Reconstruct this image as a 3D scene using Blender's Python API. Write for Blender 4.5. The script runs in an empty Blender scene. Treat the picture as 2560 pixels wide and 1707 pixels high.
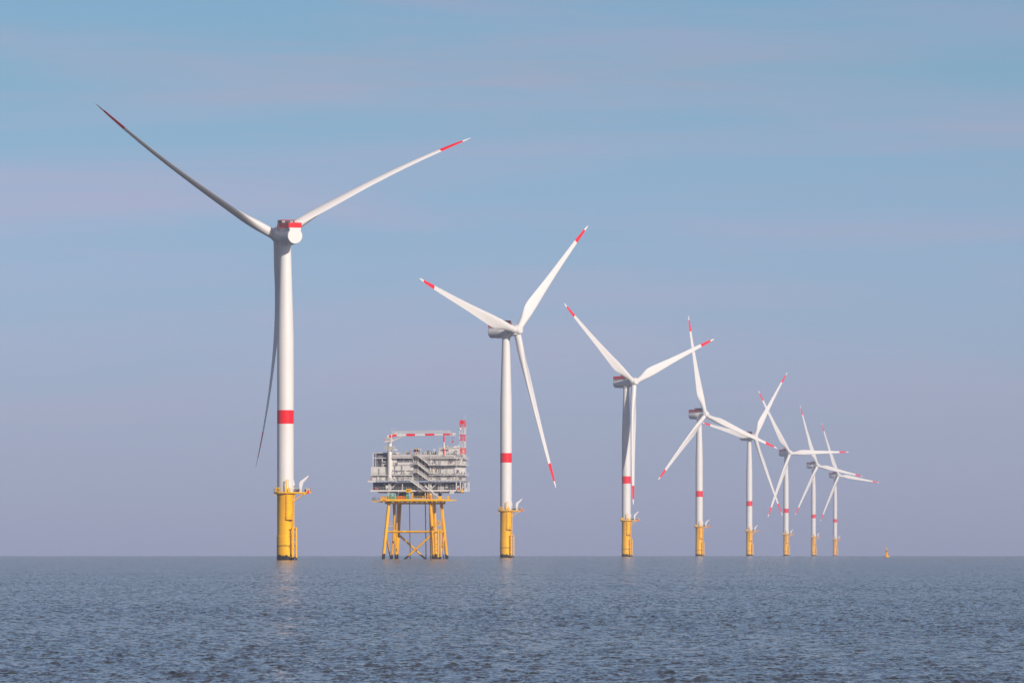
import bpy, math, random
import numpy as np
from mathutils import Vector, Matrix

random.seed(7)
C = bpy.context.scene.collection
PI = math.pi
R2 = 2 * 6371000.0            # sea level drops by d*d/R2 with distance (the round Earth)
F_PX = 16000.0                # focal length in photo pixels (long lens)


def drop(x, y):
    return -(x * x + y * y) / R2


# ------------------------------------------------------------------ materials
def mat(name, col, rough=0.5, metal=0.0, var=0.08, scale=0.6, dark=None, spec=0.5, streak=1.0):
    """painted / metal surface: two tones mixed by noise, streaked vertically, fine roughness change"""
    m = bpy.data.materials.new(name)
    m.use_nodes = True
    nt = m.node_tree
    N = nt.nodes
    L = nt.links
    b = N['Principled BSDF']
    tc = N.new('ShaderNodeTexCoord')
    mp = N.new('ShaderNodeMapping')
    mp.inputs['Scale'].default_value = (scale, scale, scale * streak)
    no = N.new('ShaderNodeTexNoise')
    no.inputs['Scale'].default_value = 1.0
    no.inputs['Detail'].default_value = 6
    no.inputs['Roughness'].default_value = 0.65
    ra = N.new('ShaderNodeValToRGB')
    ra.color_ramp.elements[0].position = 0.32
    ra.color_ramp.elements[1].position = 0.68
    d = dark or tuple(c * (1 - 2.2 * var) for c in col)
    ra.color_ramp.elements[0].color = (*d, 1)
    ra.color_ramp.elements[1].color = (*col, 1)
    L.new(tc.outputs['Object'], mp.inputs['Vector'])
    L.new(mp.outputs[0], no.inputs['Vector'])
    L.new(no.outputs['Fac'], ra.inputs['Fac'])
    L.new(ra.outputs['Color'], b.inputs['Base Color'])
    b.inputs['Roughness'].default_value = rough
    b.inputs['Metallic'].default_value = metal
    b.inputs['Specular IOR Level'].default_value = spec
    return m


def add_waterline(m, z_top, col=(0.012, 0.016, 0.015), jag=0.8, hi=None):
    """dark marine growth on the foot of a steel pile, with a ragged top edge; optional thin rubbed line above"""
    nt = m.node_tree
    N = nt.nodes
    L = nt.links
    b = N['Principled BSDF']
    src = b.inputs['Base Color'].links[0].from_socket
    tc = N.new('ShaderNodeTexCoord')
    sep = N.new('ShaderNodeSeparateXYZ')
    L.new(tc.outputs['Object'], sep.inputs[0])
    no = N.new('ShaderNodeTexNoise')
    no.inputs['Scale'].default_value = 0.9
    no.inputs['Detail'].default_value = 5
    L.new(tc.outputs['Object'], no.inputs['Vector'])
    ma = N.new('ShaderNodeMath')
    ma.operation = 'MULTIPLY_ADD'
    ma.inputs[1].default_value = jag * 4
    ma.inputs[2].default_value = z_top - jag * 2
    L.new(no.outputs['Fac'], ma.inputs[0])
    lt = N.new('ShaderNodeMapRange')
    lt.inputs['From Min'].default_value = -0.12
    lt.inputs['From Max'].default_value = 0.25
    sb = N.new('ShaderNodeMath')
    sb.operation = 'SUBTRACT'
    L.new(ma.outputs[0], sb.inputs[0])
    L.new(sep.outputs['Z'], sb.inputs[1])
    L.new(sb.outputs[0], lt.inputs['Value'])
    fac = lt.outputs['Result']
    if hi is not None:                       # stained ring left by fenders / spring tide
        ab = N.new('ShaderNodeMath')
        ab.operation = 'SUBTRACT'
        L.new(sep.outputs['Z'], ab.inputs[0])
        ab.inputs[1].default_value = hi
        wob = N.new('ShaderNodeMath')
        wob.operation = 'MULTIPLY_ADD'
        wob.inputs[1].default_value = -0.9
        L.new(no.outputs['Fac'], wob.inputs[0])
        L.new(ab.outputs[0], wob.inputs[2])
        a2 = N.new('ShaderNodeMath')
        a2.operation = 'ABSOLUTE'
        L.new(wob.outputs[0], a2.inputs[0])
        ln = N.new('ShaderNodeMapRange')
        ln.inputs['From Min'].default_value = 0.1
        ln.inputs['From Max'].default_value = 0.3
        ln.inputs['To Min'].default_value = 0.75
        ln.inputs['To Max'].default_value = 0.0
        L.new(a2.outputs[0], ln.inputs['Value'])
        mx = N.new('ShaderNodeMath')
        mx.operation = 'MAXIMUM'
        L.new(fac, mx.inputs[0])
        L.new(ln.outputs['Result'], mx.inputs[1])
        fac = mx.outputs[0]
    mix = N.new('ShaderNodeMix')
    mix.data_type = 'RGBA'
    L.new(fac, mix.inputs['Factor'])
    L.new(src, mix.inputs['A'])
    mix.inputs['B'].default_value = (*col, 1)
    L.new(mix.outputs['Result'], b.inputs['Base Color'])
    return m


M = {}
M['white'] = mat('white_gelcoat', (0.72, 0.70, 0.675), 0.42, var=0.025, scale=0.25, streak=0.25)
M['tower'] = mat('tower_paint', (0.72, 0.70, 0.675), 0.45, var=0.045, scale=0.5, streak=0.12)
M['red'] = mat('signal_red', (0.82, 0.002, 0.012), 0.45, var=0.04, scale=0.5, streak=0.2, spec=0.2)
M['yellow'] = mat('yellow_steel', (0.96, 0.51, 0.0), 0.5, spec=0.15, var=0.05, scale=0.35, streak=0.2)
M['pile'] = add_waterline(mat('yellow_pile', (0.96, 0.51, 0.0), 0.5, spec=0.15, dark=(0.74, 0.36, 0.006), scale=0.5, streak=0.12), 1.5, jag=0.7, hi=4.1)
M['landing'] = add_waterline(mat('yellow_landing', (0.96, 0.51, 0.0), 0.5, spec=0.15, var=0.06, scale=0.5, streak=0.2), 1.0, jag=0.5)
M['jacket'] = add_waterline(mat('yellow_jacket', (0.96, 0.52, 0.0), 0.5, spec=0.15, var=0.08, scale=0.45, streak=0.15,
                                dark=(0.62, 0.25, 0.01)), 1.7, jag=0.9)
M['grey'] = mat('grey_galvanised', (0.34, 0.35, 0.36), 0.5, 0.0, var=0.12, scale=1.2)
M['rail'] = mat('rail_steel', (0.55, 0.54, 0.52), 0.5, var=0.1, scale=1.0)
M['dark'] = mat('dark_steel', (0.02, 0.03, 0.06), 0.5, var=0.1, scale=1.0)
M['navy'] = mat('navy_and_deep_shade', (0.012, 0.018, 0.04), 0.5, var=0.1, scale=0.7)  # navy plant; also paints deep shade into the open bays
M['panel'] = mat('light_grey_cladding', (0.69, 0.66, 0.62), 0.55, var=0.06, scale=0.5, streak=0.25)
M['panel2'] = mat('mid_grey_cladding', (0.50, 0.49, 0.47), 0.55, var=0.08, scale=0.8, streak=0.3)
M['louvre'] = mat('louvre_grey', (0.19, 0.19, 0.22), 0.6, var=0.15, scale=2.0)
M['recess'] = mat('recess_shade_grey', (0.11, 0.11, 0.125), 0.65, var=0.15, scale=1.0)  # shade of the recesses put into the base colour
M['offwhite'] = mat('off_white_steel', (0.70, 0.68, 0.63), 0.5, var=0.06, scale=0.9, streak=0.3)
M['teal'] = mat('teal_plastic', (0.0, 0.45, 0.34), 0.4, var=0.08, scale=1.5)
M['pale'] = mat('pale_plastic', (0.72, 0.74, 0.74), 0.4, var=0.04, scale=1.5)
M['orange'] = mat('orange_paint', (0.80, 0.12, 0.015), 0.5, var=0.1, scale=2.0)
M['salmon'] = mat('faded_orange', (0.55, 0.16, 0.10), 0.55, var=0.1, scale=2.0)
M['skin'] = mat('skin', (0.45, 0.27, 0.19), 0.55, var=0.04)
M['hivis'] = mat('hivis_yellow', (0.62, 0.62, 0.03), 0.7, var=0.08, scale=5)
M['overall_red'] = mat('red_overall', (0.65, 0.03, 0.03), 0.8, var=0.08, scale=5)
M['overall_orange'] = mat('orange_overall', (0.75, 0.15, 0.03), 0.8, var=0.08, scale=5)
M['trouser'] = mat('navy_trousers', (0.02, 0.025, 0.05), 0.8, var=0.08, scale=5)
M['ink'] = mat('black_lettering', (0.02, 0.018, 0.015), 0.5, var=0.02)
M['buoy'] = add_waterline(mat('buoy_yellow', (0.80, 0.38, 0.006), 0.45, var=0.06, scale=1.0), 0.12, col=(0.05, 0.02, 0.015), jag=0.12)
M['buoy_brown'] = mat('buoy_brown', (0.30, 0.11, 0.03), 0.5, var=0.1, scale=2.0)


# ------------------------------------------------------------------ mesh builder
class MB:
    def __init__(self):
        self.v = []
        self.f = []
        self.mi = []
        self.m = 0

    def add(self, vs, fs):
        o = len(self.v)
        self.v += [tuple(p) for p in vs]
        self.f += [[i + o for i in f] for f in fs]
        self.mi += [self.m] * len(fs)

    def box(self, x0, x1, y0, y1, z0, z1, rz=0.0, c=None):
        vs = [(x, y, z) for z in (z0, z1) for y in (y0, y1) for x in (x0, x1)]
        if rz:
            c = c or ((x0 + x1) / 2, (y0 + y1) / 2)
            ca, sa = math.cos(rz), math.sin(rz)
            vs = [(c[0] + (x - c[0]) * ca - (y - c[1]) * sa, c[1] + (x - c[0]) * sa + (y - c[1]) * ca, z) for x, y, z in vs]
        self.add(vs, [[0, 2, 3, 1], [4, 5, 7, 6], [0, 1, 5, 4], [2, 6, 7, 3], [0, 4, 6, 2], [1, 3, 7, 5]])
        return self

    def tube(self, p0, p1, r0, r1=None, n=8, cap=True):
        r1 = r0 if r1 is None else r1
        p0 = Vector(p0)
        p1 = Vector(p1)
        d = (p1 - p0).normalized()
        a = d.orthogonal().normalized()
        b = d.cross(a)
        vs = []
        for p, r in ((p0, r0), (p1, r1)):
            for k in range(n):
                t = 2 * PI * k / n
                vs.append(p + (a * math.cos(t) + b * math.sin(t)) * r)
        fs = [[k, (k + 1) % n, n + (k + 1) % n, n + k] for k in range(n)]
        if cap:
            fs += [list(range(n))[::-1], list(range(n, 2 * n))]
        self.add(vs, fs)
        return self

    def path(self, pts, r, n=6):
        for a, b in zip(pts[:-1], pts[1:]):
            self.tube(a, b, r, n=n)
        return self

    def beam(self, p0, p1, w, h, w1=None, h1=None):
        """rectangular bar, w sideways, h upright"""
        p0 = Vector(p0)
        p1 = Vector(p1)
        w1 = w if w1 is None else w1
        h1 = h if h1 is None else h1
        d = (p1 - p0).normalized()
        up = Vector((0, 0, 1)) if abs(d.z) < 0.95 else Vector((0, 1, 0))
        s = d.cross(up).normalized()
        u = s.cross(d).normalized()
        vs = []
        for p, ww, hh in ((p0, w, h), (p1, w1, h1)):
            for a, b in ((-1, -1), (1, -1), (1, 1), (-1, 1)):
                vs.append(p + s * (a * ww / 2) + u * (b * hh / 2))
        self.add(vs, [[0, 1, 2, 3], [7, 6, 5, 4], [0, 4, 5, 1], [1, 5, 6, 2], [2, 6, 7, 3], [3, 7, 4, 0]])
        return self

    def lathe(self, prof, n=48, c=(0, 0), a0=0.0, cap=True):
        vs = []
        for r, z in prof:
            for k in range(n):
                t = a0 + 2 * PI * k / n
                vs.append((c[0] + r * math.cos(t), c[1] + r * math.sin(t), z))
        fs = []
        for j in range(len(prof) - 1):
            for k in range(n):
                fs.append([j * n + k, j * n + (k + 1) % n, (j + 1) * n + (k + 1) % n, (j + 1) * n + k])
        if cap:
            fs.append(list(range(n))[::-1])
            fs.append([(len(prof) - 1) * n + k for k in range(n)])
        self.add(vs, fs)
        return self

    def prism(self, poly, z0, z1):
        n = len(poly)
        vs = [(x, y, z0) for x, y in poly] + [(x, y, z1) for x, y in poly]
        fs = [list(range(n))[::-1], list(range(n, 2 * n))] + [[k, (k + 1) % n, n + (k + 1) % n, n + k] for k in range(n)]
        self.add(vs, fs)
        return self

    def prism_y(self, poly, y0, y1):
        """outline in x/z, thickness along y"""
        n = len(poly)
        vs = [(x, y0, z) for x, z in poly] + [(x, y1, z) for x, z in poly]
        fs = [list(range(n)), list(range(n, 2 * n))[::-1]] + [[k, n + k, n + (k + 1) % n, (k + 1) % n] for k in range(n)]
        self.add(vs, fs)
        return self

    def ball(self, c, r, n=12, sz=1.0):
        prof = [(max(0.001, r * math.sin(PI * j / n)), c[2] - r * sz * math.cos(PI * j / n)) for j in range(n + 1)]
        return self.lathe(prof, n=2 * n, c=(c[0], c[1]))

    def rail(self, pts, h=1.1, r=0.035, step=1.6, closed=False, mid=2):
        pts = [Vector(p) for p in pts]
        if closed:
            pts = pts + [pts[0]]
        for a, b in zip(pts[:-1], pts[1:]):
            L = (b - a).length
            k = max(1, round(L / step))
            for i in range(k + 1):
                p = a.lerp(b, i / k)
                self.tube(p, p + Vector((0, 0, h)), r, n=5)
            for j in range(1, mid + 1):
                o = Vector((0, 0, h * j / mid))
                self.tube(a + o, b + o, r, n=5)
        return self

    def mesh(self, name, mats, smooth=35):
        me = bpy.data.meshes.new(name)
        me.from_pydata(self.v, [], self.f)
        for m in (mats if isinstance(mats, (list, tuple)) else [mats]):
            me.materials.append(m)
        me.polygons.foreach_set('material_index', self.mi)
        me.update()
        if smooth:
            me.polygons.foreach_set('use_smooth', [True] * len(me.polygons))
            me.set_sharp_from_angle(angle=math.radians(smooth))
        return me


def put(name, me, parent=None, mx=None):
    o = bpy.data.objects.new(name, me)
    C.objects.link(o)
    if parent:
        o.parent = parent
    if mx is not None:
        o.matrix_local = mx
    return o


def empty(name, loc, rz=0.0, label=None, cat=None, group=None):
    o = bpy.data.objects.new(name, None)
    C.objects.link(o)
    o.location = loc
    o.rotation_euler = (0, 0, rz)
    tag(o, label, cat, group)
    return o


def tag(o, label=None, cat=None, group=None, kind=None):
    if label:
        o['label'] = label
    if cat:
        o['category'] = cat
    if group:
        o['group'] = group
    if kind:
        o['kind'] = kind
    return o


def text_mesh(name, s, width, height, m):
    """lettering as a thin solid in the x/z plane, facing -y, centred"""
    cu = bpy.data.curves.new(name, 'FONT')
    cu.body = s
    cu.align_x = 'CENTER'
    cu.align_y = 'CENTER'
    cu.extrude = 0.02
    cu.offset = 0.012
    o = bpy.data.objects.new(name, cu)
    C.objects.link(o)
    bpy.context.view_layer.update()
    dg = bpy.context.evaluated_depsgraph_get()
    me = bpy.data.meshes.new_from_object(o.evaluated_get(dg))
    bpy.data.objects.remove(o)
    co = np.empty(len(me.vertices) * 3)
    me.vertices.foreach_get('co', co)
    co = co.reshape(-1, 3)
    lo, hi = co.min(0), co.max(0)
    c = (lo + hi) / 2
    out = np.zeros_like(co)
    out[:, 0] = (co[:, 0] - c[0]) / (hi[0] - lo[0]) * width
    out[:, 2] = (co[:, 1] - c[1]) / (hi[1] - lo[1]) * height
    out[:, 1] = -(co[:, 2] - c[2])
    me.vertices.foreach_set('co', out.ravel())
    me.materials.clear()
    me.materials.append(m)
    me.update()
    return me


# ------------------------------------------------------------------ wind turbine meshes
HUB, ROT, OVER, TILT = 104.8, 75.03, 6.5, math.radians(5.16)


def blade_mesh(name, prebend):
    rs = [1.7, 2.6, 3.8, 5.2, 7, 9, 11, 13, 15, 17, 19.5, 22.5, 26, 30, 35, 40, 45, 50, 55, 59.5, 63.2, 66, 69, 71.7, 73.2, 74.3, 74.85, 75.03]
    ck = ([0, 4, 6, 9, 13, 16.5, 20, 26, 35, 45, 55, 63, 70, 73, 74.5, 75.03],
          [3.2, 3.2, 3.3, 3.95, 5.05, 5.4, 5.25, 4.6, 3.7, 3.0, 2.4, 1.95, 1.35, 0.9, 0.52, 0.12])
    tk = ([0, 4, 7, 11, 16, 22, 30, 45, 60, 75.1], [1, 1, 0.80, 0.56, 0.45, 0.37, 0.31, 0.255, 0.21, 0.18])
    wk = ([0, 4, 8, 13, 17, 75.1], [1, 1, 0.6, 0.15, 0, 0])
    ak = ([0, 4, 9, 15, 75.1], [0.5, 0.5, 0.42, 0.33, 0.30])
    wt = ([0, 5, 11, 17, 25, 40, 60, 75.1], [20, 20, 18, 15, 10, 4.5, 0.8, -1])
    n = 28
    vs = []
    for r in rs:
        c = np.interp(r, *ck)
        t = np.interp(r, *tk)
        w = np.interp(r, *wk)
        pa = np.interp(r, *ak)
        tw = math.radians(np.interp(r, *wt))
        for k in range(n):
            ph = 2 * PI * k / n
            x = 0.5 * (1 + math.cos(ph))
            y_c = 0.5 * math.sin(ph)
            yt = 5 * t * (0.2969 * math.sqrt(x) - 0.126 * x - 0.3516 * x * x + 0.2843 * x ** 3 - 0.1036 * x ** 4)
            cam = 0.045 * (4 * x * (1 - x)) + 0.03 * math.sin(PI * x) * x
            y_a = (yt if math.sin(ph) >= 0 else -yt * 0.85) + cam
            y = w * y_c + (1 - w) * y_a
            px = c * (pa - x)
            py = c * y
            X = px * math.cos(tw) + py * math.sin(tw)
            Y = -px * math.sin(tw) + py * math.cos(tw)
            vs.append((X, Y - prebend * (r / ROT) ** 2, r))
    b = MB()
    fs = []
    for j in range(len(rs) - 1):
        fs.append([[j * n + k, (j + 1) * n + k, (j + 1) * n + (k + 1) % n, j * n + (k + 1) % n] for k in range(n)])
    b.add(vs, [])
    for j, row in enumerate(fs):
        red = 63.1 < rs[j] < 71.6
        b.f += row
        b.mi += [1 if red else 0] * n
    b.f += [list(range(n)), [(len(rs) - 1) * n + k for k in range(n)][::-1]]
    b.mi += [0, 0]
    # dark root collar
    return b.mesh(name, [M['white'], M['red']], 50)


def nacelle_profile(flare=1.0):
    """outline of the housing in the plane across the rotor axis (y sideways, z up, axis at 0,0)"""
    pts = []
    r = 2.58
    a_neck = math.asin(1.75 / r)
    n = 26
    for k in range(n + 1):
        a = -PI - a_neck + (PI + 2 * a_neck) * k / n
        pts.append((r * math.cos(a), r * math.sin(a)))
    pts.append((2.02, 2.05))
    pts.append((2.12, 2.72))
    pts.append((-2.12, 2.72))
    pts.append((-2.02, 2.05))
    return pts


def nacelle_mesh():
    """x = rotor axis (towards hub), tower axis at x=0"""
    b = MB()
    prof = nacelle_profile()
    n = len(prof)
    xs = [(-8.9, 0.93), (-8.75, 0.985), (-8.4, 1.0), (-3, 1.0), (1.55, 1.0), (1.6, 0.985), (1.68, 0.985), (1.73, 1.0), (2.6, 0.98)]
    vs = []
    for x, s in xs:
        for (y, z) in prof:
            zz = z
            if x > 0.8 and z > 1.2:          # the roof ends before the generator ring
                q = math.hypot(y, z)
                y2, z2 = y / q * 2.58, z / q * 2.58
                y, zz = y2, z2
            vs.append((x, y * s, zz * s))
    fs = []
    for j in range(len(xs) - 1):
        for k in range(n):
            fs.append([j * n + k, j * n + (k + 1) % n, (j + 1) * n + (k + 1) % n, (j + 1) * n + k])
    fs.append(list(range(n))[::-1])
    fs.append([(len(xs) - 1) * n + k for k in range(n)])
    b.add(vs, fs)
    # yaw bearing skirt and underside service box
    b.lathe([(2.15, -2.9), (2.25, -2.75), (2.25, -2.2)], 40)
    b.box(-5.6, -2.6, -0.9, 0.9, -2.85, -2.3)
    return b.mesh('nacelle', M['white'], 40)


def hoist_rail_mesh():
    """red fence panels round the hoist deck on the roof, with the short feet below"""
    b = MB()
    z0, z1 = 2.78, 4.3
    x0, x1 = -8.75, -2.2
    for y in (-2.18, 2.18):
        b.box(x0, x1, y - 0.04, y + 0.04, z0, z1 - 0.12)
    b.box(x0 - 0.04, x0 + 0.04, -2.14, 2.14, z0, z1 - 0.12)
    for y in (-2.18, 2.18):
        k = 10
        for i in range(k + 1):
            x = x0 + (x1 - x0) * i / k
            b.tube((x, y * 0.985, 2.5), (x, y * 1.0, z1), 0.07, n=5)
        b.tube((x0, y, z1), (x1, y, z1), 0.06, n=5)
    for i in range(5):
        y = -2.18 + 4.36 * i / 4
        b.tube((x0 - 0.02, y, 2.5), (x0 - 0.02, y, z1), 0.07, n=5)
    b.tube((x0, -2.18, z1), (x0, 2.18, z1), 0.06, n=5)
    # slanted red end frames by the cooler
    for y in (-2.18, 2.18):
        b.prism_y([(-2.3, 3.0), (-1.2, 3.0), (-1.9, 5.3), (-2.3, 5.3)], y - 0.05, y + 0.05)
        b.prism_y([(1.7, 2.4), (2.1, 2.4), (1.35, 5.2), (1.1, 5.2)], y - 0.05, y + 0.05)
        b.box(-2.1, 1.3, y - 0.05, y + 0.05, 2.75, 3.6)
    b.tube((-2.2, -2.18, 5.3), (-2.2, 2.18, 5.3), 0.07, n=5)
    return b.mesh('hoist_fence', M['red'])


def cooler_mesh():
    b = MB()
    b.box(-1.9, 1.3, -2.05, -1.75, 3.6, 5.1)
    b.box(-1.9, 1.3, 1.75, 2.05, 3.6, 5.1)
    b.box(-1.5, 0.9, -1.75, 1.75, 2.7, 4.7)
    b.box(-2.0, -1.9, -2.05, 2.05, 3.6, 5.15)
    b.m = 1
    b.box(-2.1, 1.35, -2.12, 2.12, 5.12, 5.22)
    b.box(-1.2, -0.3, -2.09, -2.052, 3.7, 5.0)
    b.m = 1
    b.box(-2.05, -2.002, -1.9, -0.8, 3.7, 5.0)
    b.box(-2.05, -2.002, 1.0, 1.95, 3.7, 5.0)
    return b.mesh('cooler', [M['dark'], M['grey']])


def lathe_x(prof, n=48):
    """turned shape about the x axis: prof = [(x, r)]"""
    b = MB()
    vs = []
    for x, r in prof:
        for k in range(n):
            t = 2 * PI * k / n
            vs.append((x, r * math.cos(t), r * math.sin(t)))
    fs = []
    for j in range(len(prof) - 1):
        for k in range(n):
            fs.append([j * n + k, j * n + (k + 1) % n, (j + 1) * n + (k + 1) % n, (j + 1) * n + k])
    fs.append(list(range(n))[::-1])
    fs.append([(len(prof) - 1) * n + k for k in range(n)])
    b.add(vs, fs)
    return b


def hub_mesh(th):
    """spinner about the x axis; rotor plane at x=OVER; th = blade angles (for the root collars)"""
    b = lathe_x([(2.62, 2.42), (2.7, 2.5), (3.6, 2.5), (3.65, 2.44), (3.75, 2.44), (3.8, 2.5), (4.9, 2.52), (6.6, 2.5), (7.6, 2.36), (8.3, 2.12), (8.36, 2.02), (8.55, 1.98), (8.85, 1.7), (8.95, 1.0), (8.97, 0.02)])
    for t in th:
        d = Vector((0, -math.sin(t), math.cos(t)))      # hub frame: +y is the left seen from the front
        c = Vector((OVER - 0.55, 0, 0))
        b.tube(c + d * 0.6, c + d * 2.25, 1.62, n=36)
        b.tube(c + d * 2.25, c + d * 2.5, 1.72, 1.72, n=36)
    return b


def tower_mesh():
    b = MB()
    prof = [(2.69, 21.9), (2.69, 44.02), (2.69, 48.54), (2.69, 60), (2.68, 71.6), (2.45, 80), (2.13, 90), (1.86, 99), (1.80, 102.6)]
    b.lathe(prof, 64)
    for z, r in ((33.5, 2.69), (60, 2.69), (71.6, 2.68), (86, 2.255)):      # weld rings
        b.lathe([(r - 0.05, z - 0.06), (r + 0.025, z - 0.05), (r + 0.025, z + 0.05), (r - 0.05, z + 0.06)], 64)
    # entrance stair housing at the tower foot
    b.prism_y([(2.3, 22.02), (3.05, 22.02), (3.0, 24.5), (2.6, 26.6), (2.3, 26.6)], -0.55, 0.55)
    return b.mesh('tower', M['tower'], 30)


def band_mesh():
    b = MB()
    b.lathe([(2.66, 44.06), (2.704, 44.07), (2.704, 48.49), (2.66, 48.5)], 64, cap=False)
    return b.mesh('red_band', M['red'], 30)


def pile_mesh():
    b = MB()
    b.lathe([(2.82, -9), (2.82, 7.75), (2.70, 7.95), (2.70, 20.6), (2.85, 20.9), (2.85, 21.55)], 64)
    # lugs and cable clamps
    for z in (16.6, 17.5, 18.6, 19.4):
        for a in (-76, -66):
            t = math.radians(a)
            b.box(2.72 * math.cos(t) - 0.12, 2.72 * math.cos(t) + 0.12, 2.72 * math.sin(t) - 0.18, 2.72 * math.sin(t) + 0.18, z - 0.1, z + 0.12)
    return b.mesh('foundation_pile', M['pile'], 30)


def deck_poly():
    pts = []
    for k in range(37):
        a = math.radians(28 + (360 - 56) * k / 36)
        pts.append((3.85 * math.cos(a), 3.85 * math.sin(a)))
    return pts + [(8.35, -1.8), (8.35, 1.8)]


def platform_mesh():
    b = MB()
    p = deck_poly()
    b.prism(p, 21.62, 22.0)
    b.prism([(x * 0.86, y * 0.86) for x, y in p], 21.4, 21.615)
    b.tube((6.1, -1.2, 21.5), (2.6, -1.0, 19.0), 0.16, n=8)
    b.tube((6.1, 1.2, 21.5), (2.6, 1.0, 19.0), 0.16, n=8)
    b.tube((3.05, -0.9, 21.5), (2.62, -0.9, 19.0), 0.16, n=8)
    b.box(5.9, 6.4, -1.7, 1.7, 21.1, 21.4)
    b.path([(-3.3, -1.6, 21.6), (-3.6, -1.7, 21.1), (-3.2, -1.6, 20.7)], 0.1)
    return b.mesh('platform', M['yellow'], 35)


def platform_rail_mesh():
    b = MB()
    p = deck_poly()
    b.rail([(x * 0.985, y * 0.985, 22.0) for x, y in p][::2] + [(8.25, -1.75, 22.0), (8.25, 1.75, 22.0)], 1.15, 0.035, 1.6, closed=True)
    return b.mesh('railing', M['rail'])


def cabinet_mesh():
    b = MB()
    b.box(3.1, 4.55, -1.5, -0.2, 22.0, 22.9)
    b.m = 1
    b.box(3.3, 4.3, -1.4, -0.3, 22.9, 23.4)
    for x in (3.1, 4.5):
        for y in (-1.5, -0.25):
            b.tube((x, y, 22.0), (x, y, 24.1), 0.05, n=5)
    b.box(3.05, 4.6, -1.55, -0.15, 24.1, 24.16)
    return b.mesh('equipment_cabinet', [M['dark'], M['grey']])


def tool_box_mesh():
    b = MB()
    b.box(6.2, 6.75, -1.4, -0.8, 22.0, 22.8)
    b.box(6.15, 6.8, -1.45, -0.75, 22.8, 22.87)
    return b.mesh('tool_box', M['dark'], 0)


def gate_mesh():
    b = MB()
    b.m = 0
    for x, h in ((0.25, 25.9), (0.55, 26.0), (1.05, 25.9)):
        b.tube((x, -3.85, 21.9), (x, -3.85, h), 0.09, n=6)
    b.box(0.2, 0.62, -3.95, -3.75, 22.0, 24.3)
    b.tube((0.25, -3.85, 25.95), (1.1, -3.85, 25.95), 0.09, n=6)
    b.box(1.15, 1.6, -3.9, -3.6, 22.0, 23.5)
    return b.mesh('access_gate', M['yellow'])


def end_gate_mesh():
    b = MB()
    for y in (-1.7, 1.7):
        for x in (7.0, 7.95):
            b.box(x - 0.09, x + 0.09, y - 0.09, y + 0.09, 22.0, 23.2)
    for x in (7.0, 7.95):
        b.box(x - 0.05, x + 0.05, -1.6, 1.6, 23.0, 23.1)
    b.box(7.1, 7.85, -1.73, -1.67, 23.0, 23.1)
    return b.mesh('landing_gate', M['yellow'], 0)


def simple(name, m, *bx):
    b = MB()
    for q in bx:
        b.box(*q)
    return b.mesh(name, M[m], 0)


def davit_mesh():
    b = MB()
    b.tube((4.95, -0.6, 22.0), (4.95, -0.6, 22.8), 0.28, n=10)
    b.tube((4.95, -0.6, 22.8), (4.95, -0.6, 23.0), 0.42, n=10)
    b.prism_y([(4.6, 23.0), (5.25, 23.0), (5.75, 24.6), (5.55, 25.1), (4.55, 24.9), (4.5, 24.3)], -0.95, -0.25)
    return b.mesh('davit_crane', M['white'], 30)


def davit_boom_mesh():
    b = MB()
    b.beam((4.85, -0.6, 24.95), (7.45, -0.6, 27.2), 0.5, 0.85, 0.35, 0.4)
    b.tube((5.5, -0.6, 24.6), (6.9, -0.6, 26.3), 0.09, n=6)
    b.m = 1
    b.box(7.2, 7.4, -0.7, -0.5, 26.5, 26.9)
    return b.mesh('boom', [M['white'], M['red']], 30)


def landing_mesh():
    """boat landing: two fender tubes, struts back to the pile, and the ladder"""
    b = MB()
    a = math.radians(-42)
    d = Vector((math.cos(a), math.sin(a), 0))
    s = Vector((-d.y, d.x, 0))
    for k in (-1, 1):
        p = d * 4.05 + s * (0.85 * k)
        b.tube(p + Vector((0, 0, -3)), p + Vector((0, 0, 10.6)), 0.27, n=12)
        for z in (1.2, 4.6, 8.0, 10.2):
            b.tube(p + Vector((0, 0, z)), d * 2.7 + s * (1.0 * k) + Vector((0, 0, z - 0.35)), 0.17, n=8)
    for z in (0.6, 2.2, 3.9, 5.6, 7.3, 9.0, 10.4):
        b.tube(d * 3.75 + s * -0.85 + Vector((0, 0, z)), d * 3.75 + s * 0.85 + Vector((0, 0, z)), 0.1, n=6)
    return b.mesh('boat_landing', M['landing'])


def ladder_mesh():
    b = MB()
    a = math.radians(-42)
    d = Vector((math.cos(a), math.sin(a), 0))
    s = Vector((-d.y, d.x, 0))
    for k in (-1, 1):
        p = d * 3.35 + s * 0.35 * k
        b.tube(p + Vector((0, 0, -1)), p + Vector((0, 0, 15.4)), 0.07, n=6)
    for i in range(50):
        z = -0.5 + 0.32 * i
        b.tube(d * 3.35 + s * -0.35 + Vector((0, 0, z)), d * 3.35 + s * 0.35 + Vector((0, 0, z)), 0.03, n=5)
    # resting platform, then the upper ladder
    b.box(0.5, 2.75, -3.55, -2.2, 13.1, 13.3)
    b.rail([(0.5, -3.5, 13.3), (2.7, -3.5, 13.3)], 1.1, 0.05, 0.7)
    b.prism_y([(-0.7, 12.2), (0.6, 13.1), (2.6, 13.1), (1.0, 12.5)], -2.75, -2.5)
    for x in (0.3, 0.75):
        b.tube((x, -3.05, 13.3), (x, -3.05, 21.9), 0.07, n=6)
    for i in range(27):
        b.tube((0.3, -3.05, 13.4 + 0.32 * i), (0.75, -3.05, 13.4 + 0.32 * i), 0.03, n=5)
    for z in (15.2, 17.0, 18.8, 20.4):
        b.box(0.2, 0.85, -3.05, -2.6, z - 0.06, z + 0.06)
    return b.mesh('ladder', M['landing'])


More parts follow.
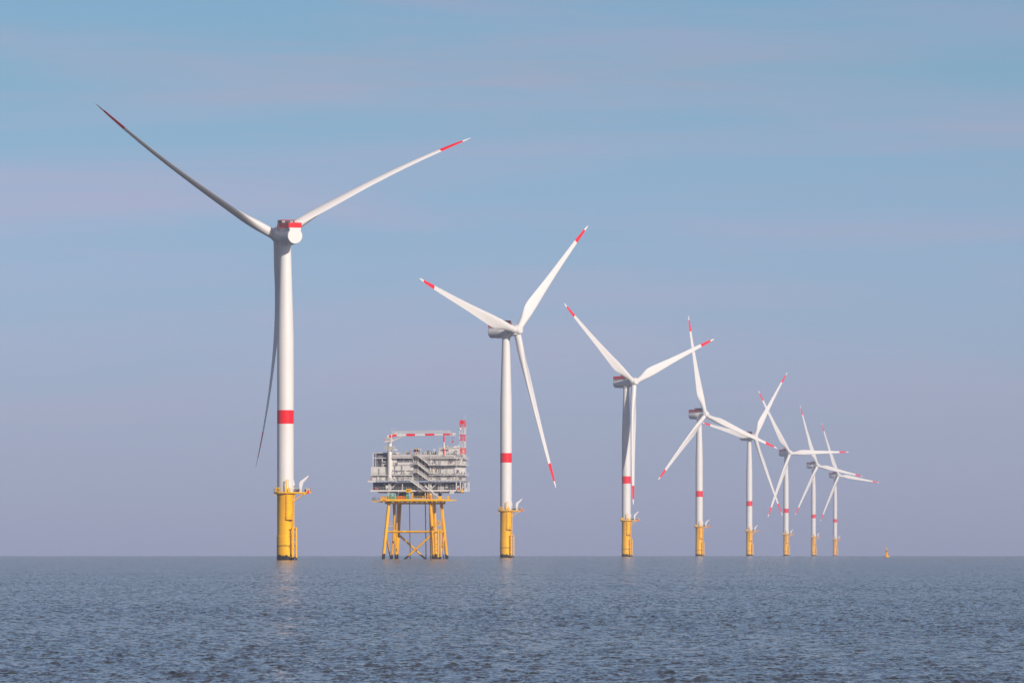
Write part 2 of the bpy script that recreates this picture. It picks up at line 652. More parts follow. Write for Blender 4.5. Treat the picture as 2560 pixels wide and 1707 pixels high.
def riser_mesh():
    b = MB()
    b.tube((2.75, -1.3, -3), (2.75, -1.3, 19.3), 0.17, n=10)
    for z in (3, 7, 11, 15):
        b.box(2.4, 2.75, -1.42, -1.18, z - 0.12, z + 0.12)
    return b.mesh('cable_pipe', M['landing'])


def sign_mesh():
    b = MB()
    b.box(-0.85, 0.85, -0.04, 0.04, -0.72, 0.72)
    return b.mesh('sign_plate', M['yellow'], 0)


me_tower, me_band, me_pile = tower_mesh(), band_mesh(), pile_mesh()
me_plat, me_prail, me_cab, me_gate, me_end = platform_mesh(), platform_rail_mesh(), cabinet_mesh(), gate_mesh(), end_gate_mesh()
me_davit, me_boom, me_land, me_ladder, me_riser, me_sign = davit_mesh(), davit_boom_mesh(), landing_mesh(), ladder_mesh(), riser_mesh(), sign_mesh()
me_tool = tool_box_mesh()
me_locker = simple('locker', 'red', (7.12, 7.6, -1.62, -1.3, 22.0, 22.55))
me_panel = simple('red_panel', 'red', (7.0, 7.9, -1.85, -1.805, 21.6, 22.02))
me_board = simple('end_board', 'dark', (8.1, 8.25, -1.7, -1.3, 22.0, 23.4))
me_nac, me_fence, me_cool = nacelle_mesh(), hoist_rail_mesh(), cooler_mesh()
me_blade, me_blade_idle = blade_mesh('blade', 3.18), blade_mesh('blade_idle', 9.0)
me_hub = hub_mesh([0, 2 * PI / 3, 4 * PI / 3]).mesh('hub', M['white'], 35)

TURB = [  # tower x in photo pixels, yaw of the rotor axis, rotor angle, pitch, label
    (713.6, -157.25, 63.2, 73, 'tallest white turbine of the row, rotor turned away, with a C06 sign on its platform'),
    (1265.0, 50.87, -72.88, 0, 'second tallest white turbine, between the substation and the third turbine, one blade reaching steeply up'),
    (1565.7, 44.68, -51.68, 0, 'third turbine in the row, one blade hanging straight down beside its half shaded tower'),
    (1748.0, 43.15, -10.85, 0, 'fourth turbine in the row, one blade almost upright and another crossing the turbine behind'),
    (1873.2, 47.71, -80.85, 0, 'fifth turbine in the row, nacelle partly hidden behind a blade of the fourth turbine'),
    (1965.0, 35.85, -31.28, 0, 'sixth turbine in the row, hazy, with one blade pointing level across the seventh turbine'),
    (2033.6, 44.79, -20.53, 0, 'hazy seventh turbine, last but one before the yellow buoy, its blade tip above the eighth'),
    (2087.6, 44.81, -23.24, 0, 'smallest and haziest turbine, at the far end of the row, next to the yellow buoy'),
]


def turbine(i, px, yaw, rot, pitch, label):
    D = 2074 + 896.8 * i
    X = (px - 1280) * D / F_PX
    r = empty('wind_turbine', (X, D, drop(X, D)), 0, label, 'wind turbine', 'wind turbines in a row across the sea')
    t = put('tower', me_tower, r)
    put('red_band', me_band, t)
    put('foundation_pile', me_pile, r)
    p = put('platform', me_plat, r)
    put('railing', me_prail, p)
    put('access_gate', me_gate, p)
    put('landing_gate', me_end, p)
    put('equipment_cabinet', me_cab, r)
    put('tool_box', me_tool, p)
    put('locker', me_locker, p)
    put('red_panel', me_panel, p)
    put('end_board', me_board, p)
    d = put('davit_crane', me_davit, r)
    put('boom', me_boom, d)
    put('boat_landing', me_land, r)
    put('ladder', me_ladder, r)
    put('cable_pipe', me_riser, r)
    s = put('sign_plate', me_sign, r, Matrix.Translation((-2.45, -3.25, 22.75)) @ Matrix.Rotation(math.radians(-16), 4, 'Z'))
    if i < 2:
        put('lettering', text_mesh('lettering', ('C06', 'C07')[i], 1.4, 1.02, M['ink']), s, Matrix.Translation((0, -0.055, 0)))
    # nacelle frame: x along the rotor axis, tilted nose-up
    ps = math.radians(yaw)
    ah = Vector((math.sin(ps), -math.cos(ps), 0))
    z = Vector((0, 0, 1))
    a = ah * math.cos(TILT) + z * math.sin(TILT)
    u = z * math.cos(TILT) - ah * math.sin(TILT)
    y = u.cross(a)
    T = Matrix(((a.x, y.x, u.x, 0), (a.y, y.y, u.y, 0), (a.z, y.z, u.z, HUB), (0, 0, 0, 1)))
    T0 = Matrix(((ah.x, y.x, 0, 0), (ah.y, y.y, 0, 0), (0, 0, 1, HUB), (0, 0, 0, 1)))
    T0 = T0 @ Matrix.Rotation(-math.radians(2.0), 4, 'Y')
    nac = put('nacelle', me_nac, r, T0)
    put('hoist_fence', me_fence, nac)
    put('cooler', me_cool, nac)
    th = math.radians(rot)
    hb = put('hub', me_hub, r, T @ Matrix.Rotation(th, 4, 'X') if False else T @ Matrix.Rotation(th, 4, Vector((1, 0, 0))))
    v = (-ah).cross(z)
    P = Vector((0, 0, HUB)) + ah * OVER
    for k in range(3):
        q = th + k * 2 * PI / 3
        rad = u * math.cos(q) + v * math.sin(q)
        tg = -u * math.sin(q) + v * math.cos(q)
        B = Matrix(((tg.x, -a.x, rad.x, P.x), (tg.y, -a.y, rad.y, P.y), (tg.z, -a.z, rad.z, P.z), (0, 0, 0, 1)))
        put('blade', me_blade_idle if pitch > 40 else me_blade, r, B @ Matrix.Rotation(-math.radians(pitch), 4, 'Z'))
    return r


for i, tt in enumerate(TURB):
    turbine(i, *tt)

# ------------------------------------------------------------------ offshore substation
OD = 2370.0
OX = (1038 - 1280) * OD / F_PX
A14 = math.radians(14)
sub = empty('offshore_substation', (OX, OD, drop(OX, OD)), -A14, 'grey multi deck offshore substation on a yellow steel jacket with a red and white crane', 'substation')
CA, SA = math.cos(A14), math.sin(A14)


def X3(p, yl=-9.0):          # photo measure -> local x on a plane yl in front of the centre line
    return (p / 46.02 - 20.44 - yl * SA) / CA


def Z3(p):
    return 54.3 - p / 46.02


def X4(p, yl=-9.0):
    return (p / 52.92 - 20.44 - yl * SA) / CA


def Z4(p):
    return 26.15 - p / 52.92


def part(name, b, m, parent=None, smooth=35):
    return put(name, b.mesh(name, m, smooth), parent or sub)


# --- jacket
WB, WT, ZT = 9.65, 7.9, 21.0
legs = {}
for sx, sy in ((-1, -1), (1, -1), (-1, 1), (1, 1)):
    p0 = Vector((sx * WB, sy * WB, 0))
    p1 = Vector((sx * WT, sy * WT, ZT))
    legs[(sx, sy)] = (p0, p1)
    b = MB()
    b.tube(p0 - (p1 - p0) * 0.4, p1, 0.60, n=28)
    q = p0.lerp(p1, 0.48)
    b.tube(q - (p1 - p0).normalized() * 0.9, q + (p1 - p0).normalized() * 0.9, 0.66, n=28)
    part('jacket_leg', b, M['jacket'])


def on_leg(k, z):
    p0, p1 = legs[k]
    return p0.lerp(p1, z / ZT)


def brace(k0, z0, k1, z1, r=0.38):
    b = MB()
    b.tube(on_leg(k0, z0), on_leg(k1, z1), r, n=18)
    part('brace', b, M['jacket'])


for k0, k1 in (((-1, -1), (1, -1)), ((-1, 1), (1, 1)), ((-1, -1), (-1, 1)), ((1, -1), (1, 1))):
    brace(k0, 10.1, k1, 10.1)
brace((1, -1), 9.2, (-1, -1), -8.0, 0.36)
brace((-1, 1), 9.2, (1, 1), -8.0, 0.36)
brace((-1, -1), 9.0, (-1, 1), -8.0, 0.33)
brace((1, 1), 9.0, (1, -1), -8.0, 0.33)
# risers (cable tubes) standing inside the jacket
for xt, xb, yl, r in ((690, 612, -3.0, 0.33), (650, 700, 4.0, 0.3), (968, 985, 2.0, 0.16), (1280, 1297, 2.0, 0.19), (1362, 1395, 0.0, 0.20),
                      (1400, 1452, -4.0, 0.55), (1462, 1505, -3.0, 0.5), (1575, 1660, 3.0, 0.18), (735, 690, 1.0, 0.26)):
    b = MB()
    b.tube((X4(xb, yl), yl, -6), (X4(xt, yl), yl, 21.2), r, n=14)
    for z in (5.0, 14.0):
        c = Vector((X4(xb, yl), yl, 0)).lerp(Vector((X4(xt, yl), yl, 21.2)), z / 21.2)
        b.tube(c - Vector((0, 0, 0.18)), c + Vector((0, 0, 0.18)), r * 1.18, n=14)
    part('riser', b, M['jacket'])
# boat landing on the right of the front leg, with ladder
b = MB()
for p in (1540, 1592):
    b.tube((X4(p, -11), -11.0, -4), (X4(p, -11), -11.0, Z4(790)), 0.2, n=10)
for z in (1.0, 3.2, 5.5, 7.8, 9.6):
    b.tube((X4(1540, -11), -11.0, z), (X4(1592, -11), -11.0, z), 0.09, n=6)
    b.tube((X4(1540, -11), -11.0, z), (X4(1500, -9.2), -9.2, z), 0.1, n=6)
b.box(X4(1515, -11), X4(1570, -11), -11.6, -9.4, Z4(740), Z4(725))
b.rail([(X4(1515, -11), -11.6, Z4(725)), (X4(1570, -11), -11.6, Z4(725)), (X4(1570, -11), -9.6, Z4(725))], 1.5, 0.06, 0.8)
b.tube((X4(1548, -11), -11.2, Z4(740)), (X4(1548, -11), -11.2, Z4(615)), 0.15, n=8)
part('boat_landing', b, M['landing'])
b = MB()
for p in (1440, 1462):
    b.tube((X4(p, -10.6), -10.6, -1), (X4(p, -10.6), -10.6, Z4(700)), 0.06, n=6)
for i in range(44):
    z = -0.5 + i * 0.32
    b.tube((X4(1440, -10.6), -10.6, z), (X4(1462, -10.6), -10.6, z), 0.03, n=5)
b.box(X4(1425, -10.6), X4(1500, -10.6), -11.2, -9.5, Z4(745), Z4(735))
b.rail([(X4(1425, -10.6), -11.2, Z4(735)), (X4(1500, -10.6), -11.2, Z4(735))], 1.1, 0.05, 0.7)
for p in (695, 728):
    b.tube((X4(p, 2), 2.0, 2), (X4(p, 2), 2.0, 20.8), 0.06, n=6)
for i in range(9):
    b.tube((X4(690, 2), 2.0, 3 + 2 * i), (X4(735, 2), 2.0, 3 + 2 * i), 0.05, n=5)
b.box(X4(575, -7), X4(635, -7), -7.5, -5.5, Z4(745), Z4(735))
b.rail([(X4(575, -7), -7.5, Z4(735)), (X4(635, -7), -7.5, Z4(735))], 1.3, 0.05, 0.8)
part('ladder', b, M['landing'])

# --- jacket (cable) deck
b = MB()
DX0, DX1 = X4(415, -10), X4(1640, -10)
b.box(DX0, DX1, -10.4, 9.5, 21.55, 22.0)
b.box(DX0, DX1, -10.55, -10.4, 21.35, 22.1)
b.box(DX1, X4(1755, -10), -10.3, -5, 21.35, 21.95)
b.box(DX1 - 0.1, X4(1755, -10), -10.45, -10.3, 21.3, 22.0)
b.box(X4(1722, -10), X4(1755, -10), -10.4, -10.2, 21.95, 23.3)
for x in (-9.0, -4.5, 0.0, 4.5, 9.0):
    b.box(x - 0.2, x + 0.2, -10.2, 9.3, 21.1, 21.5)
for y in (-7.9, 7.9):
    b.box(-9.4, 9.4, y - 0.3, y + 0.3, 20.3, 21.1)
for x in (-7.9, 7.9):
    b.box(x - 0.3, x + 0.3, -7.5, 7.5, 20.35, 21.05)
for p in (770, 1310, 1420, 1500):
    b.box(X4(p, -10.5) - 0.1, X4(p, -10.5) + 0.1, -10.6, -10.3, 20.9, 21.35)
jd = part('cable_deck', b, M['yellow'])
b = MB()
b.rail([(DX0, -10.4, 22.1), (X4(1500, -10), -10.4, 22.1)], 1.1, 0.045, 1.0)
b.rail([(DX0, -10.4, 22.1), (DX0, 9, 22.1)], 1.1, 0.045, 1.2)
for p in (1040, 1240, 1285, 1335, 1450, 1590):
    b.box(X4(p, -10) - 0.13, X4(p, -10) + 0.13, -9.9, -9.6, 22.0, 24.5 if p in (1040, 1285, 1335, 1450) else 23.2)
for p in (430, 450, 468, 482, 505, 522):
    b.box(X4(p, -10) - 0.11, X4(p, -10) + 0.11, -10.2, -9.95, 22.0, 23.1)
b.rail([(X4(1640, -10), -10.2, 22.0), (X4(1722, -10), -10.2, 22.0)], 1.0, 0.06, 0.7)
b.box(X4(1545, -10), X4(1600, -10), -10.2, -9.0, 22.1, 23.2)
part('railing', b, M['yellow'], jd)
b = MB()
b.box(X4(460, -10), X4(522, -10), -10.62, -10.56, 21.5, 21.85)
part('warning_plate', b, M['red'], jd)
# shaded side walkway at the left end
b = MB()
b.box(X4(260, -6), X4(418, -6), -7.0, -3.0, 21.1, 21.5)
b.m = 1
b.rail([(X4(418, -6), -7.0, 21.5), (X4(260, -6), -7.0, 21.5), (X4(260, -6), -3.0, 21.5)], 1.2, 0.06, 0.6, mid=3)
b.box(X4(300, -6) - 0.15, X4(300, -6) + 0.2, -6.9, -6.5, 21.5, 23.0)
b.box(X4(370, -6), X4(390, -6), -6.6, -6.0, 20.85, 21.1)
b.box(X4(425, -6), X4(440, -6), -6.6, -6.0, 20.85, 21.1)
part('side_walkway', b, [M['yellow'], M['grey']])
# lamps under the deck edge
for p in (650, 835, 940, 1015, 1125, 1225, 1320, 1515, 1560, 1628):
    b = MB()
    w = 0.45 if p < 1400 else 0.2
    b.box(X4(p, -10) - w, X4(p, -10) + w, -10.0, -9.75, 20.85, 21.05)
    part('deck_lamp', b, M['pale'])
# stub columns between the cable deck and the topside
for p in (575, 1385):
    b = MB()
    x = X4(p, -8)
    b.tube((x, -8.0, 22.0), (x, -8.0, 23.9), 0.57, n=24)
    b.m = 1
    b.tube((x, -8.0, 23.9), (x, -8.0, 25.2), 0.6, n=24)
    part('stub_column', b, [M['yellow'], M['panel2']])
for p in (790, 1565):
    b = MB()
    x = X4(p, 7)
    b.tube((x, 7.0, 22.0), (x, 7.0, 25.2), 0.6, n=24)
    part('stub_column', b, M['dark'])

# --- topside
TF, TB_ = -9.0, 9.0
LX, RX = X3(195), X3(1805, 9.0)
# bottom open deck
b = MB()
b.box(LX, RX, TF, TB_, 24.95, 25.35)
b.box(X3(185), X3(1640), TF - 0.35, TF, 24.85, 25.5)
b.box(RX, RX + 0.8, TF, TB_, 24.9, 25.45)
for x in range(-12, 17, 4):
    b.box(x - 0.2, x + 0.2, TF + 0.1, TB_ - 0.1, 24.4, 24.95)
lower = part('deck', b, M['panel'])
b = MB()
b.rail([(X3(185), TF - 0.2, 25.5), (X3(1640), TF - 0.2, 25.5)], 1.15, 0.04, 1.0)
part('railing', b, M['rail'], lower)
# core of the open level, its deep shade put into dark colours
b = MB()
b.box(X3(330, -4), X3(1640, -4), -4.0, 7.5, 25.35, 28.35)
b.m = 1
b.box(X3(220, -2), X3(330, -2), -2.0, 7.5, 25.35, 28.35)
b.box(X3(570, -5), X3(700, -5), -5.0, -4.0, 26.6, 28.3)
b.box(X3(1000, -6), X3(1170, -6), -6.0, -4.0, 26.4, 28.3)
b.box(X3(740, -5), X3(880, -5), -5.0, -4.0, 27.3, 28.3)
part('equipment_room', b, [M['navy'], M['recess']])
# posts, knee braces and pipework of the open level
for p, yl, w, d in ((497, -9, .13, .3), (728, -9, .13, .3), (996, -9, .13, .3), (1178, -9, .13, .3), (1645, -9, .16, .35), (1715, -9, .16, .35), (1790, 6, .16, .35), (1820, 8.5, .16, .35), (1855, 8.5, .16, .35)):
    b = MB()
    b.box(X3(p, yl) - w, X3(p, yl) + w, yl, yl + d, 25.5 if yl < 0 else 24.95, 28.45)
    b.box(X3(p, yl) - w - .08, X3(p, yl) + w + .08, yl - .05, yl + d + .05, 28.3, 28.5)
    part('post', b, M['offwhite'], None, 0)
for (pa, ya, za), (pb, yb_, zb_) in (((1740, 6, 25.4), (1790, 6, 28.2)), ((1760, 3, 28.2), (1735, 3, 25.6)), ((1800, 8, 25.2), (1850, 8, 28.2))):
    b = MB()
    b.beam((X3(pa, ya), ya, za), (X3(pb, yb_), yb_, zb_), 0.2, 0.2)
    part('frame_brace', b, M['offwhite'], None, 0)
b = MB()
for p in (518, 1208):
    x = X3(p, -8)
    b.tube((x, -8.0, 25.3), (x, -8.0, 28.5), 0.5, n=20)
    b.tube((x, -8.0, 25.6), (x + 2.4, -8.0, 27.9), 0.27, n=12)
    b.tube((x + 2.4, -8.0, 27.9), (x + 4.2, -8.0, 28.2), 0.27, n=12)
    b.tube((x, -8.0, 25.6), (x - 2.4, -8.0, 27.9), 0.25, n=12)
part('main_column', b, M['panel2'])
b = MB()
for p in (1345, 1368, 1385, 1405, 1430):
    b.tube((X3(p, -7.5), -7.5, 25.4), (X3(p, -7.5), -7.5, 28.2 if p < 1400 else 27.3), 0.13, n=8)
b.path([(X3(1215, -8.6), -8.6, 28.05), (X3(1430, -8.6), -8.6, 28.05)], 0.11)
b.path([(X3(1400, -7), -7, 27.4), (X3(1400, -7), -7, 25.5)], 0.22, 10)
b.box(X3(1465, -7), X3(1500, -7), -7.3, -6.9, 26.2, 27.6)
b.box(X3(1510, -8), X3(1600, -8), -8.0, -7.8, 27.2, 27.32)
for p in range(1230, 1560, 36):
    b.box(X3(p) - 0.1, X3(p) + 0.1, TF, TF + 0.2, 28.0, 28.4)
part('pipework', b, M['offwhite'])
b = MB()
b.ball((X3(463, -8.5), -8.5, 26.4), 0.72, 10, 1.1)
part('tank', b, M['offwhite'])
b = MB()
b.box(X3(265), X3(312), TF - 0.42, TF - 0.36, 25.7, 26.35)
part('life_ring_locker', b, M['salmon'])
b = MB()
b.box(X3(1655, -9), X3(1695, -9), -8.8, -8.2, 25.3, 26.3)
b.m = 1
b.box(X3(1660, -9), X3(1690, -9), -8.7, -8.3, 26.3, 26.95)
part('valve_skid', b, [M['salmon'], M['offwhite']])
b = MB()
b.box(X3(1732, -2), X3(1756, -2), -2.3, -2.0, 24.5, 25.8)
part('notice_board', b, M['yellow'])
b = MB()
b.box(X3(1543), X3(1608), TF - 0.9, TF + 0.3, 24.0, 25.4)
part('hanging_box', b, M['panel'])
# diagonal white hose boom from the topside to the cable deck
b = MB()
b.tube((X3(1122, -10.6), -10.6, Z3(1270)), (X3(1330, -11), -11.0, Z3(1440)), 0.22, n=10)
b.tube((X3(1112, -10.6), -10.6, Z3(1262)), (X3(1140, -10.6), -10.6, Z3(1285)), 0.32, n=10)
part('access_pipe', b, M['offwhite'])
# dark machinery hanging below the topside
b = MB()
b.box(X3(905, -5), X3(1115, -5), -5.0, 3.0, 22.6, 24.5)
part('hanging_module', b, M['navy'])
b = MB()
b.box(X3(690, -4), X3(735, -4), -4.0, 2.0, 22.2, 24.6)
for p in (625, 645, 668, 680):
    b.tube((X3(p, -5), -5.0, 22.0), (X3(p, -5), -5.0, 24.9), 0.17, n=8)
b.box(X3(560, -6), X3(625, -6), -6.0, -4.0, 24.3, 24.5)
part('cable_hang_off', b, M['navy'])
b = MB()
b.box(X3(1140, -7), X3(1165, -7), -7.2, -6.6, 22.2, 24.4)
b.box(X3(1238, -7), X3(1252, -7), -7.2, -6.8, 22.2, 23.6)
part('valve_stack', b, M['louvre'])

# walls: main block by storeys
def wall(x0, x1, y0, y1, z0, z1, m=None, name='wall'):
    b = MB()
    b.box(x0, x1, y0, y1, z0, z1)
    # vertical panel ribs on the front
    k = max(1, int((x1 - x0) / 1.15))
    for i in range(1, k):
        x = x0 + (x1 - x0) * i / k
        b.box(x - 0.03, x + 0.03, y0 - 0.035, y0 - 0.002, z0 + 0.05, z1 - 0.05)
    n = max(1, int((y1 - y0) / 1.15))
    for i in range(1, n):
        y = y0 + (y1 - y0) * i / n
        b.box(x1 + 0.002, x1 + 0.035, y - 0.03, y + 0.03, z0 + 0.05, z1 - 0.05)
    return part(name, b, m or M['panel'], None, 0)


cxL, cxR = X3(915), X3(1190)                    # stair bay between the two halves
w1 = wall(X3(215), cxL, TF, TB_, 29.0, 31.0)
w2 = wall(cxR, RX, TF, TB_, 29.0, 31.0)
wall(cxL, cxR, TF + 2.6, TB_, 29.0, 38.0, M['recess'])  # back of the stair bay, shade painted in with a darker grey
w3 = wall(X3(195), X3(465), TF - 0.15, TB_, 31.0, Z3(935))
w4 = wall(X3(465), cxL, TF, TB_, 31.0, 37.4)
w5 = wall(cxR, RX, TF, TB_, 31.0, 37.4)
# louvred openings
for p0, p1 in ((636, 738), (748, 852), (862, 912)):
    b = MB()
    b.box(X3(p0), X3(p1), TF - 0.05, TF - 0.004, Z3(856), Z3(786))
    for i in range(8):
        z = Z3(856) + (Z3(786) - Z3(856)) * (i + 0.5) / 8
        b.box(X3(p0), X3(p1), TF - 0.09, TF - 0.052, z - 0.03, z + 0.03)
    part('louvre', b, M['louvre'], w4, 0)
b = MB()
b.box(X3(700), X3(712), TF - 0.06, TF - 0.004, 29.1, 30.9)
part('door', b, M['panel2'], w1, 0)
for p0, p1 in ((1290, 1330), (1460, 1500)):
    b = MB()
    b.box(X3(p0), X3(p1), TF - 0.06, TF - 0.004, 31.2, 33.2)
    part('door', b, M['panel2'], w5, 0)
# left open module: frame with recessed machinery
b = MB()
x0, x1 = X3(222), X3(475)
z0, z1 = Z3(935), Z3(690)
b.m = 0
b.box(x0 + 0.2, x1, TF + 1.6, TB_, z0, z1 - 0.3)
b.m = 1
for x in (x0, x0 + 1.1, x1 - 0.2):
    b.box(x, x + 0.2, TF - 0.1, TF + 0.15, z0, z1)
b.box(x0, x1, TF - 0.13, TF + 0.18, Z3(790), Z3(778))
b.box(x0, x1, TF - 0.1, TB_, z1 - 0.25, z1)
b.box(x0, x0 + 0.2, TF, TB_, z0, z0 + 0.2)
b.path([(X3(385), TF, Z3(800)), (X3(385), TF, Z3(845)), (X3(470), TF, Z3(852))], 0.16, 8)
b.path([(X3(470), TF, Z3(885)), (X3(382), TF, Z3(885)), (X3(382), TF, Z3(935))], 0.14, 8)
b.path([(X3(410), TF, Z3(885)), (X3(410), TF, Z3(935))], 0.12, 8)
b.m = 2
for p in (255, 290, 325, 360, 430, 455):
    b.box(X3(p) - 0.25, X3(p) + 0.25, TF + 1.2, TF + 1.6, z0, Z3(800))
b.box(X3(285), X3(470), TF + 1.1, TF + 1.6, Z3(775), Z3(705))
part('transformer_bay', b, [M['navy'], M['offwhite'], M['louvre']], None, 35)  # navy backing paints the shade inside the open frame

# walkway decks, each with its own railing
def walk(p0, p1, yl, z, depth, t=0.22, x1=None, side=True, solid=0.0):
    """slab standing out from the front wall, and round the right end"""
    b = MB()
    xa = X3(p0)
    xb = x1 if x1 is not None else X3(p1)
    b.box(xa, xb, TF - depth, TF + 0.2, z - t, z)
    if side:
        b.box(RX - 0.2, RX + 1.25, TF - depth + 0.003, TB_, z - t + 0.003, z - 0.003)
    k = max(2, int((xb - xa) / 1.4))
    for i in range(k + 1):
        x = xa + (xb - xa - 0.14) * i / k
        b.prism_y([(x, z - t - 0.5), (x + 0.14, z - t - 0.5), (x + 0.14, z - t), (x, z - t)], TF - 0.25, TF - 0.01)
        b.box(x, x + 0.14, TF - depth + 0.1, TF - 0.02, z - t - 0.16, z - t)
    o = part('walkway', b, M['panel'], None, 0)
    r = MB()
    pts = [(xa, TF - depth + 0.08, z), (xb, TF - depth + 0.08, z)]
    if side:
        pts += [(RX + 1.15, TF - depth + 0.08, z), (RX + 1.15, TB_, z)]
    r.rail(pts, 1.12, 0.032, 0.95, mid=3)
    part('railing', r, M['rail'], o)
    return o


walk(160, 915, 0, 28.95, 1.5)                                   # lower storey, left half
walk(1190, 1860, 0, 28.96, 1.5, x1=RX + 1.25)
walk(195, 915, 0, 31.05, 1.1, side=False)
walk(1190, 1860, 0, 31.06, 1.3, x1=RX + 1.25)
walk(1190, 1860, 0, 34.75, 1.9, x1=RX + 1.25)
walk(1100, 1860, 0, 37.15, 1.2, x1=RX + 1.25)
walk(550, 915, 0, 37.35, 1.1, side=False)
# solid windbreak panels on the right part of the walkways
b = MB()
b.box(X3(155), X3(290), TF - 1.62, TF - 1.52, 28.3, 28.9)
b.box(X3(1400), X3(1510), TF - 2.02, TF - 1.92, 34.4, 34.8)
b.box(X3(1175), X3(1340), TF - 1.5, TF - 1.38, 31.55, 31.8)
part('edge_beam', b, M['offwhite'], None, 0)
# vertical pipes, cable trays and ledge strips that break the walls up
b = MB()
for p, y0, y1, r in ((1207, 1030, 680, 0.26), (1252, 905, 800, 0.12), (1300, 1035, 800, 0.09), (1362, 1160, 800, 0.12), (1385, 1160, 720, 0.08), (1322, 1165, 730, 0.08),
                     (1110, 1165, 760, 0.1), (1000, 1165, 770, 0.1), (960, 1165, 770, 0.1), (445, 1060, 935, 0.1), (650, 1160, 1070, 0.07), (820, 1160, 1080, 0.07), (350, 1160, 1070, 0.08),
                     (1660, 1160, 1080, 0.07), (1560, 890, 800, 0.07), (1700, 890, 800, 0.06)):
    b.tube((X3(p, -9.3), -9.3, Z3(y0)), (X3(p, -9.3), -9.3, Z3(y1)), r, n=8)
b.path([(X3(555, -9.2), -9.2, Z3(903)), (X3(915, -9.2), -9.2, Z3(903))], 0.06)
b.path([(X3(470, -9.3), -9.3, Z3(998)), (X3(920, -9.3), -9.3, Z3(998))], 0.09)
b.path([(X3(1215, -9.4), -9.4, Z3(925)), (X3(1330, -9.4), -9.4, Z3(925)), (X3(1330, -9.4), -9.4, Z3(905))], 0.08)
part('conduit', b, M['panel2'])
b = MB()
for p in (560, 640, 700, 770, 850, 1240, 1280, 1430, 1480, 1530, 1590, 1640, 1690, 1740, 1780):
    for z in (Z3(1068), Z3(1000)) if p < 920 else (Z3(1062), Z3(795), Z3(725)):
        b.box(X3(p) - 0.1, X3(p) + 0.12, TF - 0.5, TF - 0.1, z - 0.12, z + 0.2)
for p in (640, 1605):
    b.box(X3(p) - 0.12, X3(p) + 0.12, TF - 0.4, TF - 0.1, Z3(1115), Z3(1098))
part('wall_lamp', b, M['louvre'], None, 0)
for p, yl, zp, r, m in ((1552, TF - 2.0, 865, 0.32, 'salmon'), (195, TF - 1.66, 1140, 0.36, 'salmon')):
    b = MB()
    ring = [(X3(p, yl) + r * math.cos(2 * PI * k / 14), yl, Z3(zp) + r * math.sin(2 * PI * k / 14)) for k in range(15)]
    b.path(ring, 0.08, 6)
    part('lifebuoy', b, M[m])
for p, zp, w, h, m, yl in ((1697, 866, 0.1, 0.28, 'red', TF - 2.0), (1738, 1142, 0.12, 0.28, 'red', TF - 1.6), (1550, 817, 0.2, 0.2, 'yellow', TF - 0.08), (1282, 985, 0.22, 0.22, 'yellow', TF - 0.08),
                       (1272, 1112, 0.12, 0.1, 'yellow', TF - 0.08), (1810, 1143, 0.06, 0.3, 'red', TF - 1.6)):
    b = MB()
    b.box(X3(p, yl) - w, X3(p, yl) + w, yl - 0.04, yl, Z3(zp) - h, Z3(zp) + h)
    part('safety_sign', b, M[m], None, 0)

# junction boxes, cabinets and cable ladders fixed along the walls
jb = []
for w_, h_, d_ in ((0.5, 0.7, 0.25), (0.9, 1.1, 0.35), (0.35, 0.4, 0.2), (0.7, 1.5, 0.3)):
    b = MB()
    b.box(-w_ / 2, w_ / 2, -d_, 0, 0, h_)
    b.box(-w_ / 2 + 0.05, w_ / 2 - 0.05, -d_ - 0.03, -d_ - 0.002, 0.06, h_ - 0.06)
    jb.append(b)
jbm = [b.mesh('junction_box', M[k], 0) for b, k in zip(jb, ('panel2', 'louvre', 'dark', 'offwhite'))]
rj = random.Random(5)
for z0_, spans in ((29.0, ((230, 900), (1210, 1790))), (31.1, ((480, 900), (1210, 1790))), (34.8, ((1210, 1780),)), (34.0, ((560, 630),))):
    for q0, q1 in spans:
        for k in range(max(2, int((q1 - q0) / 62))):
            o = put('junction_box', jbm[rj.randrange(4)], sub)
            o.location = (X3(rj.uniform(q0, q1)), TF - 0.04, z0_ + rj.uniform(0.1, 0.9))
cl_m = []
for n_ in (2.2, 3.4):
    b = MB()
    for dx in (-0.16, 0.16):
        b.box(dx - 0.03, dx + 0.03, -0.12, -0.04, 0, n_)
    for i in range(int(n_ / 0.3)):
        b.box(-0.16, 0.16, -0.10, -0.06, 0.1 + 0.3 * i, 0.16 + 0.3 * i)
    cl_m.append(b.mesh('cable_ladder', M['louvre'], 0))
for p, z0_, k in ((600, 31.2, 1), (720, 31.2, 1), (880, 29.1, 0), (1235, 31.2, 1), (1345, 29.1, 0), (1420, 31.2, 1), (1520, 34.9, 0), (1615, 31.2, 1), (1720, 29.1, 0), (1760, 34.9, 0), (330, 31.2, 0)):
    put('cable_ladder', cl_m[k], sub, Matrix.Translation((X3(p), TF - 0.16 if p < 465 else TF - 0.04, z0_)))

